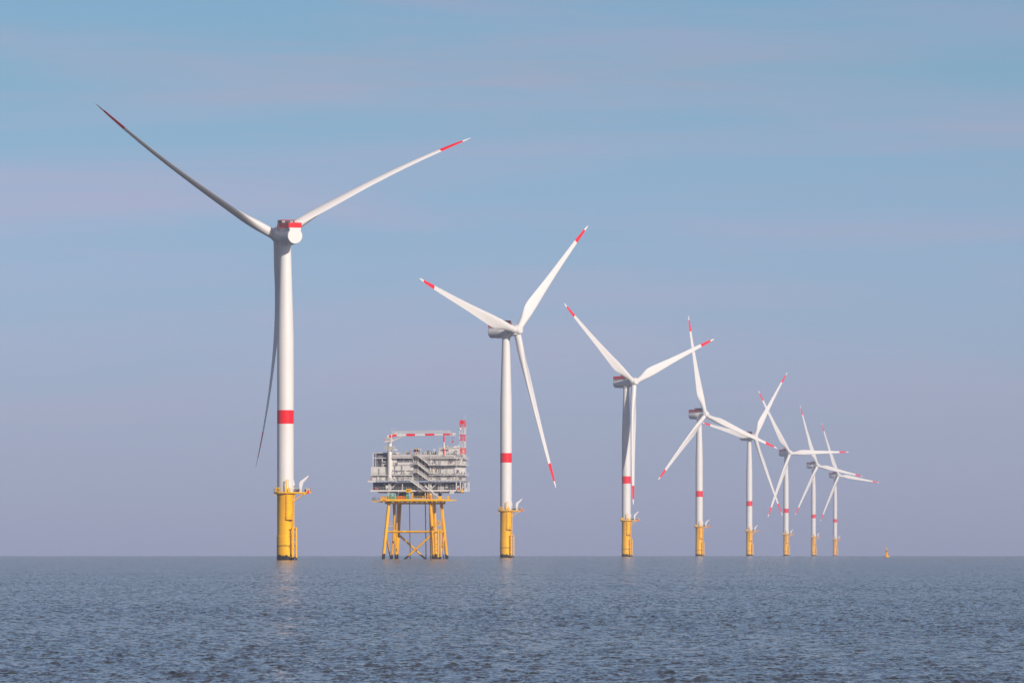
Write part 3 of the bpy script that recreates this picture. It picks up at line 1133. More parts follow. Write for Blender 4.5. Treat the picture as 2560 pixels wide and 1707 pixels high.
# zigzag stairs with solid stringers
def stair(pa, za, pb, zb, yl, w=1.1):
    b = MB()
    a = Vector((X3(pa, yl), yl, Z3(za)))
    c = Vector((X3(pb, yl), yl, Z3(zb)))
    for dy in (0.0, w):
        b.beam(a + Vector((0, dy, 0)), c + Vector((0, dy, 0)), 0.08, 0.32)
        up = Vector((0, dy, 1.05))
        b.tube(a + up, c + up, 0.05, n=5)
        b.tube(a + up - Vector((0, 0, .5)), c + up - Vector((0, 0, .5)), 0.04, n=5)
        n = 7
        for i in range(n + 1):
            p = a.lerp(c, i / n) + Vector((0, dy, 0))
            b.tube(p, p + Vector((0, 0, 1.05)), 0.045, n=5)
    n = max(6, int(abs(a.z - c.z) / 0.22))
    for i in range(n):
        p = a.lerp(c, (i + 0.5) / n)
        b.box(p.x - 0.14, p.x + 0.14, yl + 0.04, yl + w - 0.04, p.z - 0.02, p.z + 0.02)
    part('stair', b, M['panel'], None, 0)


def landing(p0, p1, zp, yl, d=1.3):
    b = MB()
    b.box(X3(p0, yl), X3(p1, yl), yl, yl + d + 1.4, Z3(zp) - 0.15, Z3(zp))
    b.rail([(X3(p0, yl), yl + d + 1.3, Z3(zp)), (X3(p0, yl), yl + 0.05, Z3(zp)), (X3(p1, yl), yl + 0.05, Z3(zp))], 1.1, 0.045, 0.7, mid=3)
    part('stair_landing', b, M['panel'], None, 0)


SY = TF - 1.7
stair(985, 745, 1190, 900, SY)
stair(985, 888, 1190, 1045, SY + 0.15)
stair(985, 1030, 1190, 1175, SY)
stair(850, 1160, 1115, 1350, SY - 0.2)
for zp in (742, 885, 1028):
    landing(925, 992, zp, SY)
for zp in (898, 1043):
    landing(1185, 1250, zp, SY)
landing(660, 855, 1160, SY - 0.2)
b = MB()
for p in (935, 985, 1060, 1130, 1180):
    b.box(X3(p) - 0.08, X3(p) + 0.08, TF + 0.2, TF + 0.4, 29.0, 37.8)
for zp in (1165, 1075, 1045, 905, 800):
    b.box(X3(918), X3(1188), TF + 0.2, TF + 2.6, Z3(zp) - 0.1, Z3(zp) + 0.1)
part('stair_frame', b, M['panel2'], None, 0)

# --- roof deck
b = MB()
b.box(X3(555), X3(1805, 9), TF - 0.3, TB_, 37.41, 38.3)
b.box(X3(555), X3(1805, 9), TF - 0.42, TF - 0.302, 37.7, 38.4)
roof = part('roof_deck', b, M['panel'], None, 0)
b = MB()
b.rail([(X3(555), TF - 0.3, 38.4), (RX, TF - 0.3, 38.4), (RX, TB_, 38.4)], 1.1, 0.04, 0.8, mid=3)
for i in range(26):
    x = X3(580) + (X3(1790) - X3(580)) * i / 25 + random.uniform(-0.2, 0.2)
    b.tube((x, TF - 0.45, 37.3), (x, TF - 0.45, 38.4 + random.uniform(0.1, 0.9)), 0.04, n=5)
part('railing', b, M['rail'], roof)
# roof house
b = MB()
b.box(X3(1352, -5), X3(1690, -5), -5.0, 4.0, 38.3, Z3(618))
b.m = 1
b.box(X3(1340, -5), X3(1700, -5), -5.3, 4.3, Z3(618), Z3(606))
rh = part('roof_house', b, [M['panel'], M['offwhite']], None, 0)
b = MB()
b.box(X3(1475, -5), X3(1520, -5), -5.06, -5.003, 38.5, 40.1)
part('door', b, M['panel2'], rh, 0)
b = MB()
b.box(X3(1385, -5), X3(1460, -5), -5.5, -5.003, 40.2, 40.35)
b.box(X3(1468, -5), X3(1515, -5), -5.6, -5.003, 40.2, 40.4)
part('awning', b, M['louvre'], rh, 0)
b = MB()
b.ball((X3(1491, -4), -4.0, Z3(588)), 0.34, 8)
part('dome', b, M['yellow'], rh)
b = MB()
b.box(X3(1482, -4), X3(1500, -4), -4.2, -3.8, Z3(606), Z3(594))
part('dome_base', b, M['dark'], rh, 0)
b = MB()
b.prism_y([(X3(1590, -3), Z3(606)), (X3(1665, -3), Z3(606)), (X3(1665, -3), Z3(580)), (X3(1625, -3), Z3(582))], -3.8, -2.2)
part('ventilation_hood', b, M['offwhite'], rh, 0)
b = MB()
b.tube((X3(1673, -4), -4.0, Z3(606)), (X3(1673, -4), -4.0, Z3(562)), 0.16, n=8)
part('flue', b, M['pale'], rh)
for p, h in ((1637, 690), (1637, 665)):
    b = MB()
    b.ball((X3(p, -7), -7.0, Z3(h)), 0.36, 8, 1.3)
    part('vent_bottle', b, M['pale'], roof)
# dark equipment container with a yellow top frame
b = MB()
b.box(X3(918, -6), X3(1000, -6), -6.0, -3.5, 38.4, Z3(636))
b.m = 1
b.box(X3(914, -6), X3(1008, -6), -6.1, -3.4, Z3(636), Z3(628))
b.m = 2
for p in (1008, 1030):
    b.tube((X3(p, -6), -6.0, 38.4), (X3(p, -6), -6.0, Z3(640)), 0.06, n=6)
b.box(X3(1002, -6), X3(1016, -6), -6.1, -5.8, Z3(648), Z3(634))
b.box(X3(1032, -6), X3(1050, -6), -6.1, -5.8, Z3(650), Z3(634))
part('equipment_container', b, [M['navy'], M['yellow'], M['pale']], None, 0)
# small plant along the roof edge
for k in range(22):
    b = MB()
    w_, h_ = rj.uniform(0.25, 0.8), rj.uniform(0.5, 1.5)
    if k % 3:
        b.box(-w_ / 2, w_ / 2, -w_ / 2, w_ / 2, 0, h_)
        b.box(-w_ / 2 - 0.05, w_ / 2 + 0.05, -w_ / 2 - 0.05, w_ / 2 + 0.05, h_, h_ + 0.08)
    else:
        b.tube((0, 0, 0), (0, 0, h_), w_ / 4, n=10)
        b.tube((0, 0, h_), (0.25, 0, h_ + 0.25), w_ / 4, n=10)
    p = rj.choice((rj.uniform(590, 900), rj.uniform(1050, 1340), rj.uniform(1050, 1340), rj.uniform(1500, 1640)))
    put('roof_vent', b.mesh('roof_vent', M[rj.choice(('panel2', 'louvre', 'dark', 'offwhite'))], 35), roof, Matrix.Translation((X3(p), rj.uniform(-8.4, -6.2), 38.3)))
# other roof plant
b = MB()
b.box(X3(1125, -5), X3(1190, -5), -5.0, -3.0, 38.4, Z3(668))
b.box(X3(1115, -5), X3(1200, -5), -5.1, -2.9, Z3(668), Z3(662))
b.box(X3(1265, -6), X3(1340, -6), -6.0, -4.0, 38.4, Z3(685))
b.box(X3(1060, -6), X3(1110, -6), -6.0, -4.0, 38.4, Z3(705))
part('roof_plant', b, M['panel2'], None, 0)
b = MB()
b.tube((X3(1208, -7), -7, 38.3), (X3(1208, -7), -7, Z3(678)), 0.3, n=12)
part('vent_pipe', b, M['offwhite'])
for p, yl in ((625, -8.5), (1274, -8.0), (1678, -8.0)):
    b = MB()
    b.tube((X3(p, yl), yl, 38.3), (X3(p, yl), yl, Z3(650)), 0.06, n=6)
    b.box(X3(p, yl) - 0.42, X3(p, yl) - 0.05, yl - 0.15, yl + 0.1, Z3(652), Z3(634))
    b.box(X3(p, yl) + 0.05, X3(p, yl) + 0.42, yl - 0.15, yl + 0.1, Z3(652), Z3(634))
    part('floodlight', b, M['pale'], None, 0)

# --- pedestal crane
CY = -7.6
cx = X3(513, CY)
b = MB()
b.tube((cx, CY - 1.9, 29.0), (cx, CY - 1.9, Z3(655)), 0.82, n=28)
CY2 = CY - 1.9
cx = X3(513, CY2)
b = MB()
b.tube((cx, CY2, 29.0), (cx, CY2, Z3(655)), 0.82, n=28)
b.tube((cx, CY2, Z3(665)), (cx, CY2, Z3(640)), 1.0, n=28)
b.tube((cx + 0.1, CY2, Z3(640)), (cx + 0.1, CY2, Z3(520)), 0.68, n=24)
crane = part('pedestal_crane', b, M['offwhite'])
b = MB()
b.box(cx - 1.0, cx + 1.75, CY2 - 1.2, CY2 + 1.2, Z3(652), Z3(640))
b.rail([(cx - 1.0, CY2 - 1.2, Z3(640)), (cx + 1.7, CY2 - 1.2, Z3(640)), (cx + 1.7, CY2 + 1.2, Z3(640))], 1.0, 0.05, 0.7)
b.box(cx - 1.9, cx + 0.95, CY2 - 1.2, CY2 + 1.2, Z3(516), Z3(500))
b.rail([(cx + 0.9, CY2 - 1.2, Z3(500)), (cx - 1.85, CY2 - 1.2, Z3(500)), (cx - 1.85, CY2 + 1.2, Z3(500))], 1.1, 0.05, 0.6, mid=3)
part('crane_platform', b, M['offwhite'], crane)
b = MB()
b.tube((cx - 1.15, CY2 - 1.0, Z3(612)), (cx - 1.15, CY2 + 1.0, Z3(612)), 0.72, n=16)
b.box(cx + 1.0, cx + 1.85, CY2 - 0.8, CY2 + 0.8, Z3(638), Z3(588))
b.box(cx + 0.3, cx + 0.75, CY2 - 0.95, CY2 - 0.6, Z3(610), Z3(590))
part('winch', b, M['panel2'], crane)
b = MB()
b.box(cx - 0.7, cx + 0.9, CY2 - 1.0, CY2 + 1.0, Z3(500), Z3(395))
b.m = 1
b.box(cx + 0.1, cx + 0.85, CY2 - 1.05, CY2 - 1.003, Z3(440), Z3(397))
b.box(cx - 1.75, cx - 1.5, CY2 - 1.0, CY2 - 0.6, Z3(490), Z3(462))
b.m = 2
b.box(cx - 0.5, cx - 0.1, CY2 - 1.05, CY2 - 1.003, Z3(490), Z3(440))
part('machinery_house', b, [M['offwhite'], M['red'], M['grey']], crane, 0)
yb = CY2


def bz(p):                      # boom centre line and depth
    return Z3(398 - (p - 555) * 0.0105), 0.98 - (p - 555) / 985 * 0.45


b = MB()
seq = [(545, 560, 0), (560, 636, 1), (636, 800, 0), (800, 950, 1), (950, 1120, 0), (1120, 1280, 1), (1280, 1425, 0), (1425, 1545, 1)]
for p0, p1, mi in seq:
    b.m = mi
    za, ha = bz(p0)
    zb, hb_ = bz(p1)
    b.beam((X3(p0, yb), yb, za), (X3(p1, yb), yb, zb), 0.9, ha, 0.9, hb_)
b.m = 0
b.prism_y([(X3(1535, yb), Z3(362)), (X3(1575, yb), Z3(362)), (X3(1632, yb), Z3(415)), (X3(1560, yb), Z3(418))], yb - 0.5, yb + 0.5)
b.m = 1
b.prism_y([(X3(1545, yb), Z3(366)), (X3(1562, yb), Z3(366)), (X3(1592, yb), Z3(404)), (X3(1572, yb), Z3(404))], yb - 0.53, yb - 0.503)
b.m = 0
b.box(X3(1596, yb), X3(1634, yb), yb - 0.4, yb + 0.4, Z3(392), Z3(366))
part('boom', b, [M['offwhite'], M['red']], crane, 0)
b = MB()
b.rail([(X3(560, yb), yb - 0.4, Z3(378)), (X3(1540, yb), yb - 0.4, Z3(372))], 1.1, 0.055, 0.62, mid=2)
b.rail([(X3(560, yb), yb + 0.4, Z3(378)), (X3(1540, yb), yb + 0.4, Z3(372))], 1.1, 0.055, 0.62, mid=2)
b.box(X3(550, yb), X3(640, yb), yb - 0.5, yb + 0.5, Z3(386), Z3(378))
b.box(X3(600, yb), X3(636, yb), yb - 0.4, yb + 0.4, Z3(378), Z3(345))
b.tube((X3(545, yb), yb, Z3(400)), (X3(545, yb), yb, Z3(285)), 0.06, n=6)
b.tube((X3(540, yb), yb, Z3(287)), (X3(640, yb), yb, Z3(292)), 0.06, n=6)
part('boom_walkway', b, M['offwhite'], crane)
b = MB()
b.tube((X3(552, yb), yb, Z3(500)), (X3(718, yb), yb, Z3(428)), 0.2, n=12)
b.tube((X3(552, yb), yb, Z3(500)), (X3(640, yb), yb, Z3(462)), 0.27, n=12)
part('luffing_ram', b, M['offwhite'], crane)
b = MB()
for dx in (-0.12, 0.12):
    b.tube((X3(1585, yb) + dx, yb, Z3(415)), (X3(1585, yb) + dx, yb, Z3(500)), 0.025, n=5)
b.m = 1
b.prism_y([(X3(1574, yb), Z3(500)), (X3(1598, yb), Z3(500)), (X3(1598, yb), Z3(518)), (X3(1588, yb), Z3(532)), (X3(1580, yb), Z3(532)), (X3(1574, yb), Z3(518))], yb - 0.2, yb + 0.2)
part('hook_block', b, [M['dark'], M['red']], crane, 0)
# boom rest post
b = MB()
px = X3(1436, yb)
for z0_, z1_, mi in ((Z3(740), Z3(628), 1), (Z3(628), Z3(521), 0), (Z3(521), Z3(412), 1)):
    b.m = mi
    b.tube((px, yb, z0_), (px, yb, z1_), 0.26, n=16)
b.m = 0
b.tube((px + 0.45, yb, Z3(720)), (px + 0.32, yb, Z3(560)), 0.06, n=6)
b.box(px - 0.5, px + 0.5, yb - 0.4, TF, Z3(745), Z3(735))
part('boom_rest', b, [M['offwhite'], M['red']])

# --- lattice mast
b = MB()
mx_, my = X3(1753, -3), -3.0
hw = 0.9
zs = [Z3(720), Z3(620), Z3(500), Z3(390), Z3(265), Z3(150)]
for j in range(5):
    b.m = 1 if j in (0, 2, 4) else 0
    z0_, z1_ = zs[j], zs[j + 1]
    for sx in (-1, 1):
        for sy in (-1, 1):
            b.tube((mx_ + sx * hw, my + sy * hw, z0_), (mx_ + sx * hw, my + sy * hw, z1_), 0.11, n=8)
    zm = (z0_ + z1_) / 2
    for a, c in ((z0_, zm), (zm, z1_)):
        for s in (-1, 1):
            b.tube((mx_ - hw, my + s * hw, a), (mx_ + hw, my + s * hw, c), 0.04, n=6)
            b.tube((mx_ + hw, my + s * hw, a), (mx_ - hw, my + s * hw, c), 0.04, n=6)
            b.tube((mx_ + s * hw, my - hw, a), (mx_ + s * hw, my + hw, c), 0.035, n=6)
    for s in (-1, 1):
        b.tube((mx_ - hw, my + s * hw, z1_), (mx_ + hw, my + s * hw, z1_), 0.09, n=6)
        b.tube((mx_ + s * hw, my - hw, z1_), (mx_ + s * hw, my + hw, z1_), 0.09, n=6)
    b.tube((mx_ - 0.15, my - 0.2, z0_), (mx_ - 0.15, my - 0.2, z1_), 0.1, n=6)
b.m = 1
b.box(mx_ - 0.7, mx_ + 0.7, my - hw - 0.05, my - hw + 0.05, Z3(205), Z3(160))
mast = part('lattice_mast', b, [M['offwhite'], M['red']])
b = MB()
b.m = 1
b.tube((X3(1735, -3.9), -3.9, Z3(160)), (X3(1735, -3.9), -3.9, Z3(48)), 0.05, n=6)
b.tube((X3(1735, -3.9), -3.9, Z3(160)), (X3(1735, -3.9), -3.9, Z3(125)), 0.1, n=6)
b.m = 0
b.tube((X3(1795, -3.9), -3.9, Z3(160)), (X3(1795, -3.9), -3.9, Z3(42)), 0.045, n=6)
b.tube((X3(1672, -3.9), -3.9, Z3(180)), (X3(1828, -3.9), -3.9, Z3(180)), 0.05, n=6)
b.path([(X3(1795, -3.9), -3.9, Z3(240)), (X3(1828, -3.9), -3.9, Z3(240)), (X3(1826, -3.9), -3.9, Z3(262))], 0.04)
part('antenna', b, [M['offwhite'], M['red']], mast)
b = MB()
b.tube((X3(1700, -4), -4.3, Z3(300)), (X3(1718, -4), -3.9, Z3(300)), 0.36, 0.3, n=14)
b.box(X3(1695, -4), X3(1712, -4), -4.2, -3.8, Z3(330), Z3(312))
b.tube((X3(1808, -4), -4.0, Z3(470)), (X3(1808, -4), -4.0, Z3(410)), 0.09, n=6)
b.tube((X3(1700, -4), -4.0, Z3(470)), (X3(1700, -4), -4.0, Z3(410)), 0.1, n=6)
part('dish', b, M['pale'], mast)

# --- name board on the cable deck
b = MB()
b.box(-1.05, 1.05, -0.05, 0.05, -0.66, 0.66)
b.m = 1
b.tube((0.2, 0.1, -2.0), (0.2, 0.1, -0.5), 0.09, n=6)
sb = put('name_board', b.mesh('name_board', [M['yellow'], M['pale']], 0), sub, Matrix.Translation((X3(837, -10.9), -10.9, Z3(1340))))
put('lettering', text_mesh('lettering', 'NOY', 1.5, 0.8, M['ink']), sb, Matrix.Translation((0, -0.065, 0)))


# ------------------------------------------------------------------ loose things on the substation (top level)
SUBM = Matrix.Translation(sub.location) @ Matrix.Rotation(-A14, 4, 'Z')


def loc_on(xl, yl, z):
    return SUBM @ Vector((xl, yl, z))


# portable toilets
def toilet_meshes():
    b = MB()
    vs = []
    for z, w in ((0.06, 0.54), (2.0, 0.57)):
        vs += [(-w, -w, z), (w, -w, z), (w, w, z), (-w, w, z)]
    b.add(vs, [[0, 3, 2, 1], [4, 5, 6, 7], [0, 1, 5, 4], [1, 2, 6, 5], [2, 3, 7, 6], [3, 0, 4, 7]])
    for sx in (-0.5, 0.5):
        b.box(sx - 0.05, sx + 0.05, -0.62, -0.56, 0.06, 2.0)
    b.box(-0.6, 0.6, -0.6, 0.6, 0.0, 0.06)
    cabin = b.mesh('cabin', M['teal'], 0)
    b = MB()
    b.prism_y([(-0.62, 2.0), (0.62, 2.0), (0.6, 2.12), (0.3, 2.24), (-0.3, 2.24), (-0.6, 2.12)], -0.62, 0.62)
    rf = b.mesh('roof', M['pale'], 0)
    b = MB()
    b.box(-0.4, 0.4, -0.615, -0.58, 0.12, 1.92)
    dr = b.mesh('door', M['teal'], 0)
    b = MB()
    b.box(-0.3, 0.3, -0.635, -0.617, 1.4, 1.66)
    sg = b.mesh('door_sign', M['pale'], 0)
    return cabin, rf, dr, sg


tm = toilet_meshes()
for p, lab in ((495, 'teal portable toilet at the outer end of the three on the yellow cable deck'),
               (571, 'teal portable toilet with white roof between a yellow column and the orange container'),
               (826, 'teal portable toilet with white roof, standing alone below the yellow name board')):
    t = empty('portable_toilet', loc_on(X3(p, -9.5), -9.5, 22.0), -A14, lab, 'portable toilet', 'portable toilets on the cable deck')
    put('cabin', tm[0], t)
    put('roof', tm[1], t)
    d = put('door', tm[2], t)
    put('door_sign', tm[3], d)


def crate_mesh(w, d, h, m):
    b = MB()
    b.box(-w / 2, w / 2, -d / 2, d / 2, 0.1, h)
    k = int(w / 0.35)
    for i in range(k + 1):
        x = -w / 2 + w * i / k
        b.box(x - 0.05, x + 0.05, -d / 2 - 0.06, -d / 2 - 0.002, 0.1, h)
        b.box(x - 0.05, x + 0.05, d / 2 + 0.002, d / 2 + 0.06, 0.1, h)
    for x in (-w / 2 + 0.2, w / 2 - 0.2):
        b.box(x - 0.12, x + 0.12, -d / 2, d / 2, 0.0, 0.1)
    return b.mesh('container', m, 0)


for p, w, h, m, lab in ((697, 2.2, 1.22, 'orange', 'bright orange ribbed container on the cable deck, between the toilets'),
                        (775, 1.2, 0.95, 'salmon', 'low faded orange ribbed container touching the toilet below the name board')):
    o = put('container', crate_mesh(w, 1.4, h, M[m]), None)
    o.matrix_world = Matrix.Translation(loc_on(X3(p, -9.3), -9.3, 22.0)) @ Matrix.Rotation(-A14, 4, 'Z')
    tag(o, lab, 'container')
b = MB()
b.lathe([(0.40, 0.0), (0.42, 0.05), (0.42, 0.45), (0.40, 0.5), (0.42, 0.55), (0.42, 0.9), (0.39, 0.95)], 20)
o = put('drum', b.mesh('drum', M['orange'], 40))
o.matrix_world = Matrix.Translation(loc_on(X3(1198, -9.6), -9.6, 22.0))
tag(o, 'orange drum in front of a yellow column on the cable deck', 'drum')


# ------------------------------------------------------------------ people
def person_mesh(name, top, legs_m, arm=0.0, lean=0.0):
    """one continuous skinned body, standing, facing -y"""
    J = [(0, 0, 0.95, .15, .11), (0, 0, 1.12, .15, .11), (0, -lean, 1.34, .19, .12), (0, -lean, 1.46, .12, .09), (0, -lean - .01, 1.53, .062, .062),
         (0, -lean - .02, 1.62, .085, .10), (0, -lean - .02, 1.73, .075, .09)]
    E_ = [(0, 1), (1, 2), (2, 3), (3, 4), (4, 5), (5, 6)]
    for s in (-1, 1):
        k = len(J)
        J += [(s * .20, -lean, 1.42, .065, .065), (s * .26, -lean - .05, 1.16, .048, .048), (s * (.25 - arm * .1), -lean - .05 - .22 - arm * .1, 1.06 + arm * .1, .036, .036), (s * (.24 - arm * .1), -lean - .15 - .2, 1.03 + arm * .12, .04, .025)]
        E_ += [(3, k), (k, k + 1), (k + 1, k + 2), (k + 2, k + 3)]
        k = len(J)
        J += [(s * .10, 0, .86, .095, .095), (s * .12, -.02, .50, .065, .07), (s * .13, .02, .10, .045, .05), (s * .14, -.14, .045, .045, .04)]
        E_ += [(0, k), (k, k + 1), (k + 1, k + 2), (k + 2, k + 3)]
    me = bpy.data.meshes.new(name)
    me.from_pydata([j[:3] for j in J], E_, [])
    o = bpy.data.objects.new(name, me)
    C.objects.link(o)
    sk = o.modifiers.new('skin', 'SKIN')
    for i, j in enumerate(J):
        o.data.skin_vertices[0].data[i].radius = (j[3], j[4])
    o.data.skin_vertices[0].data[0].use_root = True
    ss = o.modifiers.new('sub', 'SUBSURF')
    ss.levels = ss.render_levels = 1
    bpy.context.view_layer.update()
    dg = bpy.context.evaluated_depsgraph_get()
    out = bpy.data.meshes.new_from_object(o.evaluated_get(dg))
    bpy.data.objects.remove(o)
    out.materials.clear()
    for m in (top, legs_m, M['skin']):
        out.materials.append(m)
    for f in out.polygons:
        z = f.center.z
        f.material_index = 2 if z > 1.5 or (abs(f.center.x) > .12 and f.center.y < -.3 - lean and .9 < z < 1.2) else (1 if z < 0.92 else 0)
        f.use_smooth = True
    out.name = name
    return out


def helmet_mesh(m, lean):
    b = MB()
    b.lathe([(0.14, 1.70), (0.125, 1.715), (0.12, 1.76), (0.09, 1.815), (0.01, 1.84)], 14, c=(0, -lean - 0.02))
    return b.mesh('helmet', m, 40)


PEOPLE = [(1027, 'roof', 'overall_red', 'overall_red', 'red', 'person in a red overall and helmet standing on the substation roof by the railing', 0.0),
          (968, 'roof', 'overall_orange', 'overall_orange', 'pale', 'person in an orange overall standing on the roof above the top stair landing', 0.0),
          (797, 'roof', 'hivis', 'trouser', 'pale', 'person in a yellow high visibility jacket leaning at the roof railing', 0.12)]
for p, where, top, lg, hel, lab, lean in PEOPLE:
    q = {1027: 862}.get(p, p)
    yl = TF + 0.4
    o = empty('person', loc_on(X3(q, yl), yl, 38.3), -A14 + random.uniform(-.5, .5), lab, 'person', 'people on the substation roof')
    body = put('body', person_mesh('body', M[top], M[lg], random.random(), lean), o)
    put('helmet', helmet_mesh(M[hel], lean), o)

# ------------------------------------------------------------------ buoy
BD = 3280.0
BX = (2217 - 1280) * BD / F_PX
buoy = empty('navigation_buoy', (BX, BD, drop(BX, BD)), 0, 'small yellow navigation buoy floating alone on the sea beyond the row of turbines', 'buoy')
b = MB()
b.lathe([(0.9, -0.8), (1.35, -0.3), (1.48, 0.1), (1.45, 0.55), (1.25, 0.75), (0.7, 0.85)], 32)
put('float', b.mesh('float', M['buoy'], 40), buoy)
b = MB()
b.lathe([(0.62, 0.8), (0.60, 0.9), (0.58, 2.6), (0.6, 2.65)], 24)
for k in range(4):
    a = PI / 4 + k * PI / 2
    b.tube((0.66 * math.cos(a), 0.66 * math.sin(a), 0.8), (0.62 * math.cos(a), 0.62 * math.sin(a), 3.5), 0.07, n=6)
put('tower_body', b.mesh('tower_body', M['buoy'], 40), buoy)
b = MB()
b.lathe([(0.56, 2.65), (0.56, 3.45), (0.5, 3.5), (0.3, 3.55)], 24)
put('lantern_cage', b.mesh('lantern_cage', M['buoy_brown'], 40), buoy)
b = MB()
b.tube((0, 0, 3.5), (0, 0, 5.3), 0.05, n=6)
b.beam((-0.32, 0, 4.0), (0.32, 0, 4.9), 0.12, 0.2)
b.beam((0.32, 0, 4.0), (-0.32, 0, 4.9), 0.12, 0.2)
b.ball((0, 0, 3.75), 0.16, 8)
put('topmark', b.mesh('topmark', M['buoy'], 40), buoy)


# ------------------------------------------------------------------ sea: one sheet, finer towards the open view
def build_sea():
    rng = np.random.default_rng(11)
    r = [4.0]
    while r[-1] < 9600:
        q = r[-1]
        k = 0.05 if q < 60 else (0.012 if q < 115 else (0.0009 * max(1.0, q / 500) ** 0.55 if q < 4500 else 0.012))
        r.append(q * (1 + k))
    r = np.array(r)
    r[1:-1] += (r[2:] - r[1:-1]) * rng.uniform(-0.32, 0.32, len(r) - 2)
    side = np.linspace(5.2, 7.6, 50)[1:]
    fine = np.radians(np.concatenate([-side[::-1], np.linspace(-5.2, 5.2, 760), side]))
    coarse = np.radians(np.linspace(7.6, 360 - 7.6, 90))[1:-1]
    th = np.concatenate([fine, coarse])
    RR, TH = np.meshgrid(r, th, indexing='ij')
    X = RR * np.sin(TH)
    Y = RR * np.cos(TH)
    Z = -(RR * RR) / R2
    dr = np.gradient(r)[:, None]
    eta = np.zeros_like(X)
    fine2 = np.zeros(len(r))
    n = 96
    lam = np.exp(np.linspace(math.log(0.14), math.log(5.0), n)) * rng.uniform(0.94, 1.06, n)
    base = math.radians(125)                  # heading of the wind sea: away to the left
    dirs = base + rng.normal(0, 0.7, n)
    nf = len(fine)
    Xf, Yf = X[:, :nf], Y[:, :nf]
    g = 1.0 + 0.16 * np.sin(Xf * 0.021 + Yf * 0.0091 + 1.3) * np.sin(Yf * 0.017 - Xf * 0.011) + 0.12 * np.sin(Yf * 0.05 + 2.1 * np.sin(Xf * 0.05))
    for l, d in zip(lam, dirs):
        k = 2 * PI / l
        slope = 0.0155 * (max(l, 0.40) / 0.40) ** -1.1
        amp = slope / k
        fade = np.clip((l / dr - 0.1) / 0.1, 0, 1)
        fine2 += 0.5 * slope ** 2 * (1 - np.clip((l / dr[:, 0] - 1.5) / 3.0, 0, 1))
        ph = rng.uniform(0, 2 * PI)
        eta[:, :nf] += amp * fade * np.sin(k * (Xf * math.cos(d) + Yf * math.sin(d)) + ph)
    e = eta[:, :nf] * g
    sd = e[(r > 150) & (r < 400)].std()
    print('sea rms height', sd, 'verts', X.size)
    e = e + 0.6 * (e * e / sd - sd)          # peakier crests, flatter troughs
    eta[:, :nf] = e
    Z = Z + eta
    nr, nc = X.shape
    co = np.stack([X, Y, Z], -1).reshape(-1, 3).astype(np.float32)
    i, j = np.meshgrid(np.arange(nr - 1), np.arange(nc), indexing='ij')
    j2 = (j + 1) % nc
    q = np.stack([i * nc + j, (i + 1) * nc + j, (i + 1) * nc + j2, i * nc + j2], -1).reshape(-1, 4).astype(np.int32)
    cap = np.array([c for c in range(nc)], np.int32)
    me = bpy.data.meshes.new('sea')
    me.vertices.add(len(co))
    me.vertices.foreach_set('co', co.ravel())
    me.loops.add(q.size + nc)
    me.loops.foreach_set('vertex_index', np.concatenate([q.ravel(), cap]))
    me.polygons.add(len(q) + 1)
    me.polygons.foreach_set('loop_start', np.concatenate([np.arange(0, q.size, 4), [q.size]]).astype(np.int32))
    me.update(calc_edges=True)
    at = me.attributes.new('ripple', 'FLOAT', 'POINT')     # strength of the ripples finer than the sheet
    at.data.foreach_set('value', np.repeat(np.sqrt(fine2), nc).astype(np.float32))
    me.polygons.foreach_set('use_smooth', np.ones(len(q) + 1, bool))
    if me.polygons[len(q) // 2].normal.z < 0:
        me.flip_normals()
    m = bpy.data.materials.new('sea_water')
    m.use_nodes = True
    nt = m.node_tree
    N, L = nt.nodes, nt.links
    b = N['Principled BSDF']
    b.inputs['Base Color'].default_value = (0.046, 0.055, 0.058, 1)
    b.inputs['Roughness'].default_value = 0.10
    b.inputs['IOR'].default_value = 1.333
    tc = N.new('ShaderNodeTexCoord')
    geo = N.new('ShaderNodeNewGeometry')
    prev = geo.outputs['Normal']
    att = N.new('ShaderNodeAttribute')
    att.attribute_name = 'ripple'
    amp = N.new('ShaderNodeMath')
    amp.operation = 'MULTIPLY_ADD'
    amp.inputs[1].default_value = 20.0
    amp.inputs[2].default_value = 0.07
    L.new(att.outputs['Fac'], amp.inputs[0])
    for sc, st in ((3.1, 1.0), (11.0, 0.7)):       # ripples too fine for the mesh
        mp = N.new('ShaderNodeMapping')
        mp.inputs['Rotation'].default_value = (0, 0, math.radians(35))
        mp.inputs['Scale'].default_value = (sc, sc * 0.6, sc)
        no = N.new('ShaderNodeTexNoise')
        no.inputs['Scale'].default_value = 1.0
        no.inputs['Detail'].default_value = 3
        no.inputs['Roughness'].default_value = 0.6
        L.new(tc.outputs['Object'], mp.inputs['Vector'])
        L.new(mp.outputs[0], no.inputs['Vector'])
        su = N.new('ShaderNodeVectorMath')
        su.operation = 'SUBTRACT'
        su.inputs[1].default_value = (0.5, 0.5, 0.5)
        L.new(no.outputs['Color'], su.inputs[0])
        fl = N.new('ShaderNodeVectorMath')
        fl.operation = 'MULTIPLY'
        fl.inputs[1].default_value = (st * 2, st * 2, 0)
        L.new(su.outputs[0], fl.inputs[0])
        scl = N.new('ShaderNodeVectorMath')
        scl.operation = 'SCALE'
        L.new(fl.outputs[0], scl.inputs[0])
        L.new(amp.outputs[0], scl.inputs['Scale'])
        ml = N.new('ShaderNodeVectorMath')
        ml.operation = 'ADD'
        L.new(scl.outputs[0], ml.inputs[0])
        L.new(prev, ml.inputs[1])
        prev = ml.outputs[0]
    nm = N.new('ShaderNodeVectorMath')
    nm.operation = 'NORMALIZE'
    L.new(prev, nm.inputs[0])
    L.new(nm.outputs[0], b.inputs['Normal'])
    me.materials.append(m)
    o = put('sea', me)
    tag(o, kind='structure')
    return o


build_sea()

